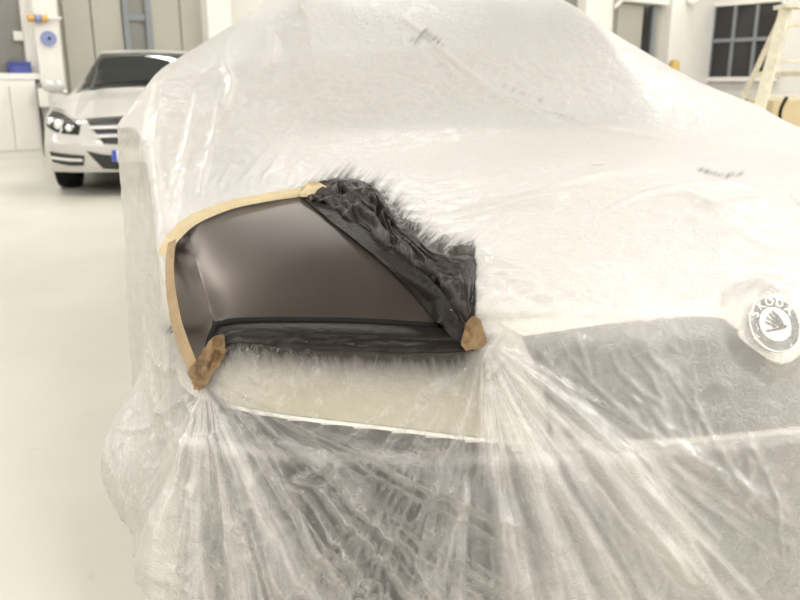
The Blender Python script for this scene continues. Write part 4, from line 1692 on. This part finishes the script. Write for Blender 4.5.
# brace
bm = bmesh.new()
q0, z0_ = wall_a(612, 8, .2)
q1, z1_ = wall_a(622, -2, .2)
add_bar(bm, hall(q0, .25, z0_), hall(q1, .25, z1_), .08, .08)
tag(bmobj('trim_2', bm, M_WHITE), kind=S)
# corner pillar
a0 = wall_a(669, 30, .4)[0]
tag(hall_box('pillar', 0, a0, 0, .45, 0, HALL_H, M_WHITE, bevel=.02), 'wide white pillar in the hall corner left of the barred window', 'pillar')
# wall lamp on the corner pillar
la, lz = wall_a(690, 3, .5)
t = thing('wall_lamp', 'small white lamp at the top of the hall corner', 'lamp', hall(max(la, .12), .47, lz))
bm = bmesh.new()
add_box(bm, (0, 0, .22), (.05, .22, .3), HROT)
bmobj('back_plate', bm, M_WHITE, t, bevel=.01)
bm = bmesh.new()
c_ = Vector(HB) * .12
bmesh.ops.create_uvsphere(bm, u_segments=18, v_segments=10, radius=.17, matrix=Matrix.Translation(c_ + Vector((0, 0, .1))))
bmobj('shade', bm, mat('lamp_shade', (.9, .9, .88), .4), t, True)

# right wall window with bars
b0, _ = wall_b(693, 40)
b1, _ = wall_b(779, 40)
zt = (wall_b(701, 9)[1] + wall_b(780, 1)[1]) / 2
zb = wall_b(730, 77)[1]
w3 = tag(hall_box('window_3', 0, .04, b0, b1, zb, zt, M_DARK), kind=S)
nb = 4
for i in range(nb + 1):
    bb = b0 + (b1 - b0) * i / nb
    hall_box('window_bar', .04, .10, bb - .045, bb + .045, zb, zt, M_BLUEGREY, w3)
zm = wall_b(740, 40)[1]
hall_box('window_crossbar', .04, .11, b0, b1, zm - .05, zm + .05, M_BLUEGREY, w3)
for (zz, h_) in ((zb - .06, .06), (zt + .06, .06)):
    hall_box('window_frame', 0, .14, b0 - .1, b1 + .1, zz - h_, zz + h_, M_WHITE, w3)
hall_box('window_frame', 0, .14, b0 - .16, b0 - .04, zb, zt, M_WHITE, w3)
hall_box('window_frame', 0, .14, b1 + .04, b1 + .16, zb, zt, M_WHITE, w3)

# dark low bench below the window
b0, zb_ = wall_b(700, 98, .6)
b1, _ = wall_b(747, 98, .6)
t = thing('workbench', 'dark topped low workbench under the barred window', 'workbench')
hall_box('bench_top', .15, .75, b0, b1 + .6, zb_ - .35, zb_ - .02, M_BLACK, t)
hall_box('bench_cabinet', .18, .70, b0 + .05, b1 + .5, 0, zb_ - .36, M_WHITE, t)
# yellow cone-like can by the corner pillar
ya, yz = wall_a(672, 70, .7)
t = thing('yellow_can', 'small yellow can on a stand by the corner pillar', 'can', hall(ya, .75, 0))
bm = bmesh.new()
add_cyl(bm, (0, 0, 0), (0, 0, yz - .22), .16, .16, 20)
bmobj('stand', bm, M_WHITE, t, True)
bm = bmesh.new()
add_cyl(bm, (0, 0, yz - .22), (0, 0, yz + .22), .16, .14, 24)
add_cyl(bm, (0, 0, yz + .22), (0, 0, yz + .27), .10, .08, 24)
bmobj('can_body', bm, mat('yellow_can', (.55, .39, .11), .45, noise=.1), t)

# step ladder at the right
LADY = 8.0


def at(pxx, pyy, Y):
    d = pix_dir(pxx, pyy)
    return CAM + d * (Y / d[1])


lo = at(775, 60, LADY)
L = thing('step_ladder', 'paint spattered pale wooden step ladder at the right edge', 'ladder', (lo[0] + .25, LADY, 0))
base = np.array([lo[0] + .25, LADY, 0])
top_z = at(790, 8, LADY)[2]
wl_t, wr_t = at(786, 8, LADY)[0] - base[0], at(822, 8, LADY)[0] - base[0]
sl = (at(757, 96, LADY)[0] - at(780, 30, LADY)[0]) / (at(757, 96, LADY)[2] - at(780, 30, LADY)[2])
wl_b = wl_t - sl * top_z
wr_b = wr_t + .35
for (xt, xb) in ((wl_t, wl_b), (wr_t, wr_b)):
    bm = bmesh.new()
    add_bar(bm, (xb, -.35, 0), (xt, 0, top_z), .11, .04)
    bmobj('rail', bm, M_LADDER, L)
    bm = bmesh.new()
    add_bar(bm, (xb * .9 + .02, .75, 0), (xt, .06, top_z - .05), .05, .03)
    bmobj('rear_rail', bm, M_LADDER, L)
zz = at(770, 96, LADY)[2] - 2 * .335
for k in range(6):
    z_ = zz + k * .335
    if z_ > top_z - .1 or z_ < .1:
        continue
    f = z_ / top_z
    x0 = wl_b + (wl_t - wl_b) * f
    x1 = wr_b + (wr_t - wr_b) * f
    y0 = -.35 * (1 - f)
    bm = bmesh.new()
    add_box(bm, ((x0 + x1) / 2, y0 + .04, z_), (x1 - x0, .16, .03))
    bmobj('tread', bm, M_LADDER, L)
bm = bmesh.new()
add_box(bm, ((wl_t + wr_t) / 2, .03, top_z + .015), (wr_t - wl_t + .1, .26, .035))
bmobj('top_cap', bm, M_LADDER, L)
for z_ in (.6, 1.2):
    bm = bmesh.new()
    f = z_ / top_z
    add_bar(bm, (wl_b * .9 * (1 - f) + wl_t * f, .75 * (1 - f) + .06 * f, z_), (wr_b * .9 * (1 - f) + wr_t * f, .75 * (1 - f) + .06 * f, z_), .03, .05)
    bmobj('rear_brace', bm, M_LADDER, L)
# black cord hanging on the ladder
bm = bmesh.new()
pts = []
for u in np.linspace(0, 1, 14):
    q = at(787 - 6 * math.sin(u * 2.5) * 1.2, 97 + 30 * u, LADY - .35)
    pts.append(q - base)
add_tube(bm, catmull(pts, 40), .018, 8)
c = bmobj('black_cord', bm, M_BLACK)
c.location = base
tag(c, 'short black cord hanging from a tread of the step ladder', 'cord')
# tan carton stack behind the ladder
for k, (h0, h1, sh, lab) in enumerate(((0, .46, 0, 'tan cardboard carton on the floor behind the ladder'), (.46, .93, .04, 'upper tan cardboard carton stacked behind the ladder'))):
    q = at(776, 105, 9.6)
    t = thing('carton', lab, 'box', (q[0] + .2 + sh, 9.6, h0), R(8 * k))
    bm = bmesh.new()
    add_box(bm, (0, 0, (h1 - h0) / 2), (.95, .55, h1 - h0 - .01))
    bmobj('carton_body', bm, M_TAN, t, bevel=.008)
    bm = bmesh.new()
    add_box(bm, (0, 0, h1 - h0 - .006), (.95, .06, .006))
    bmobj('carton_tape', bm, M_TAPE, t)
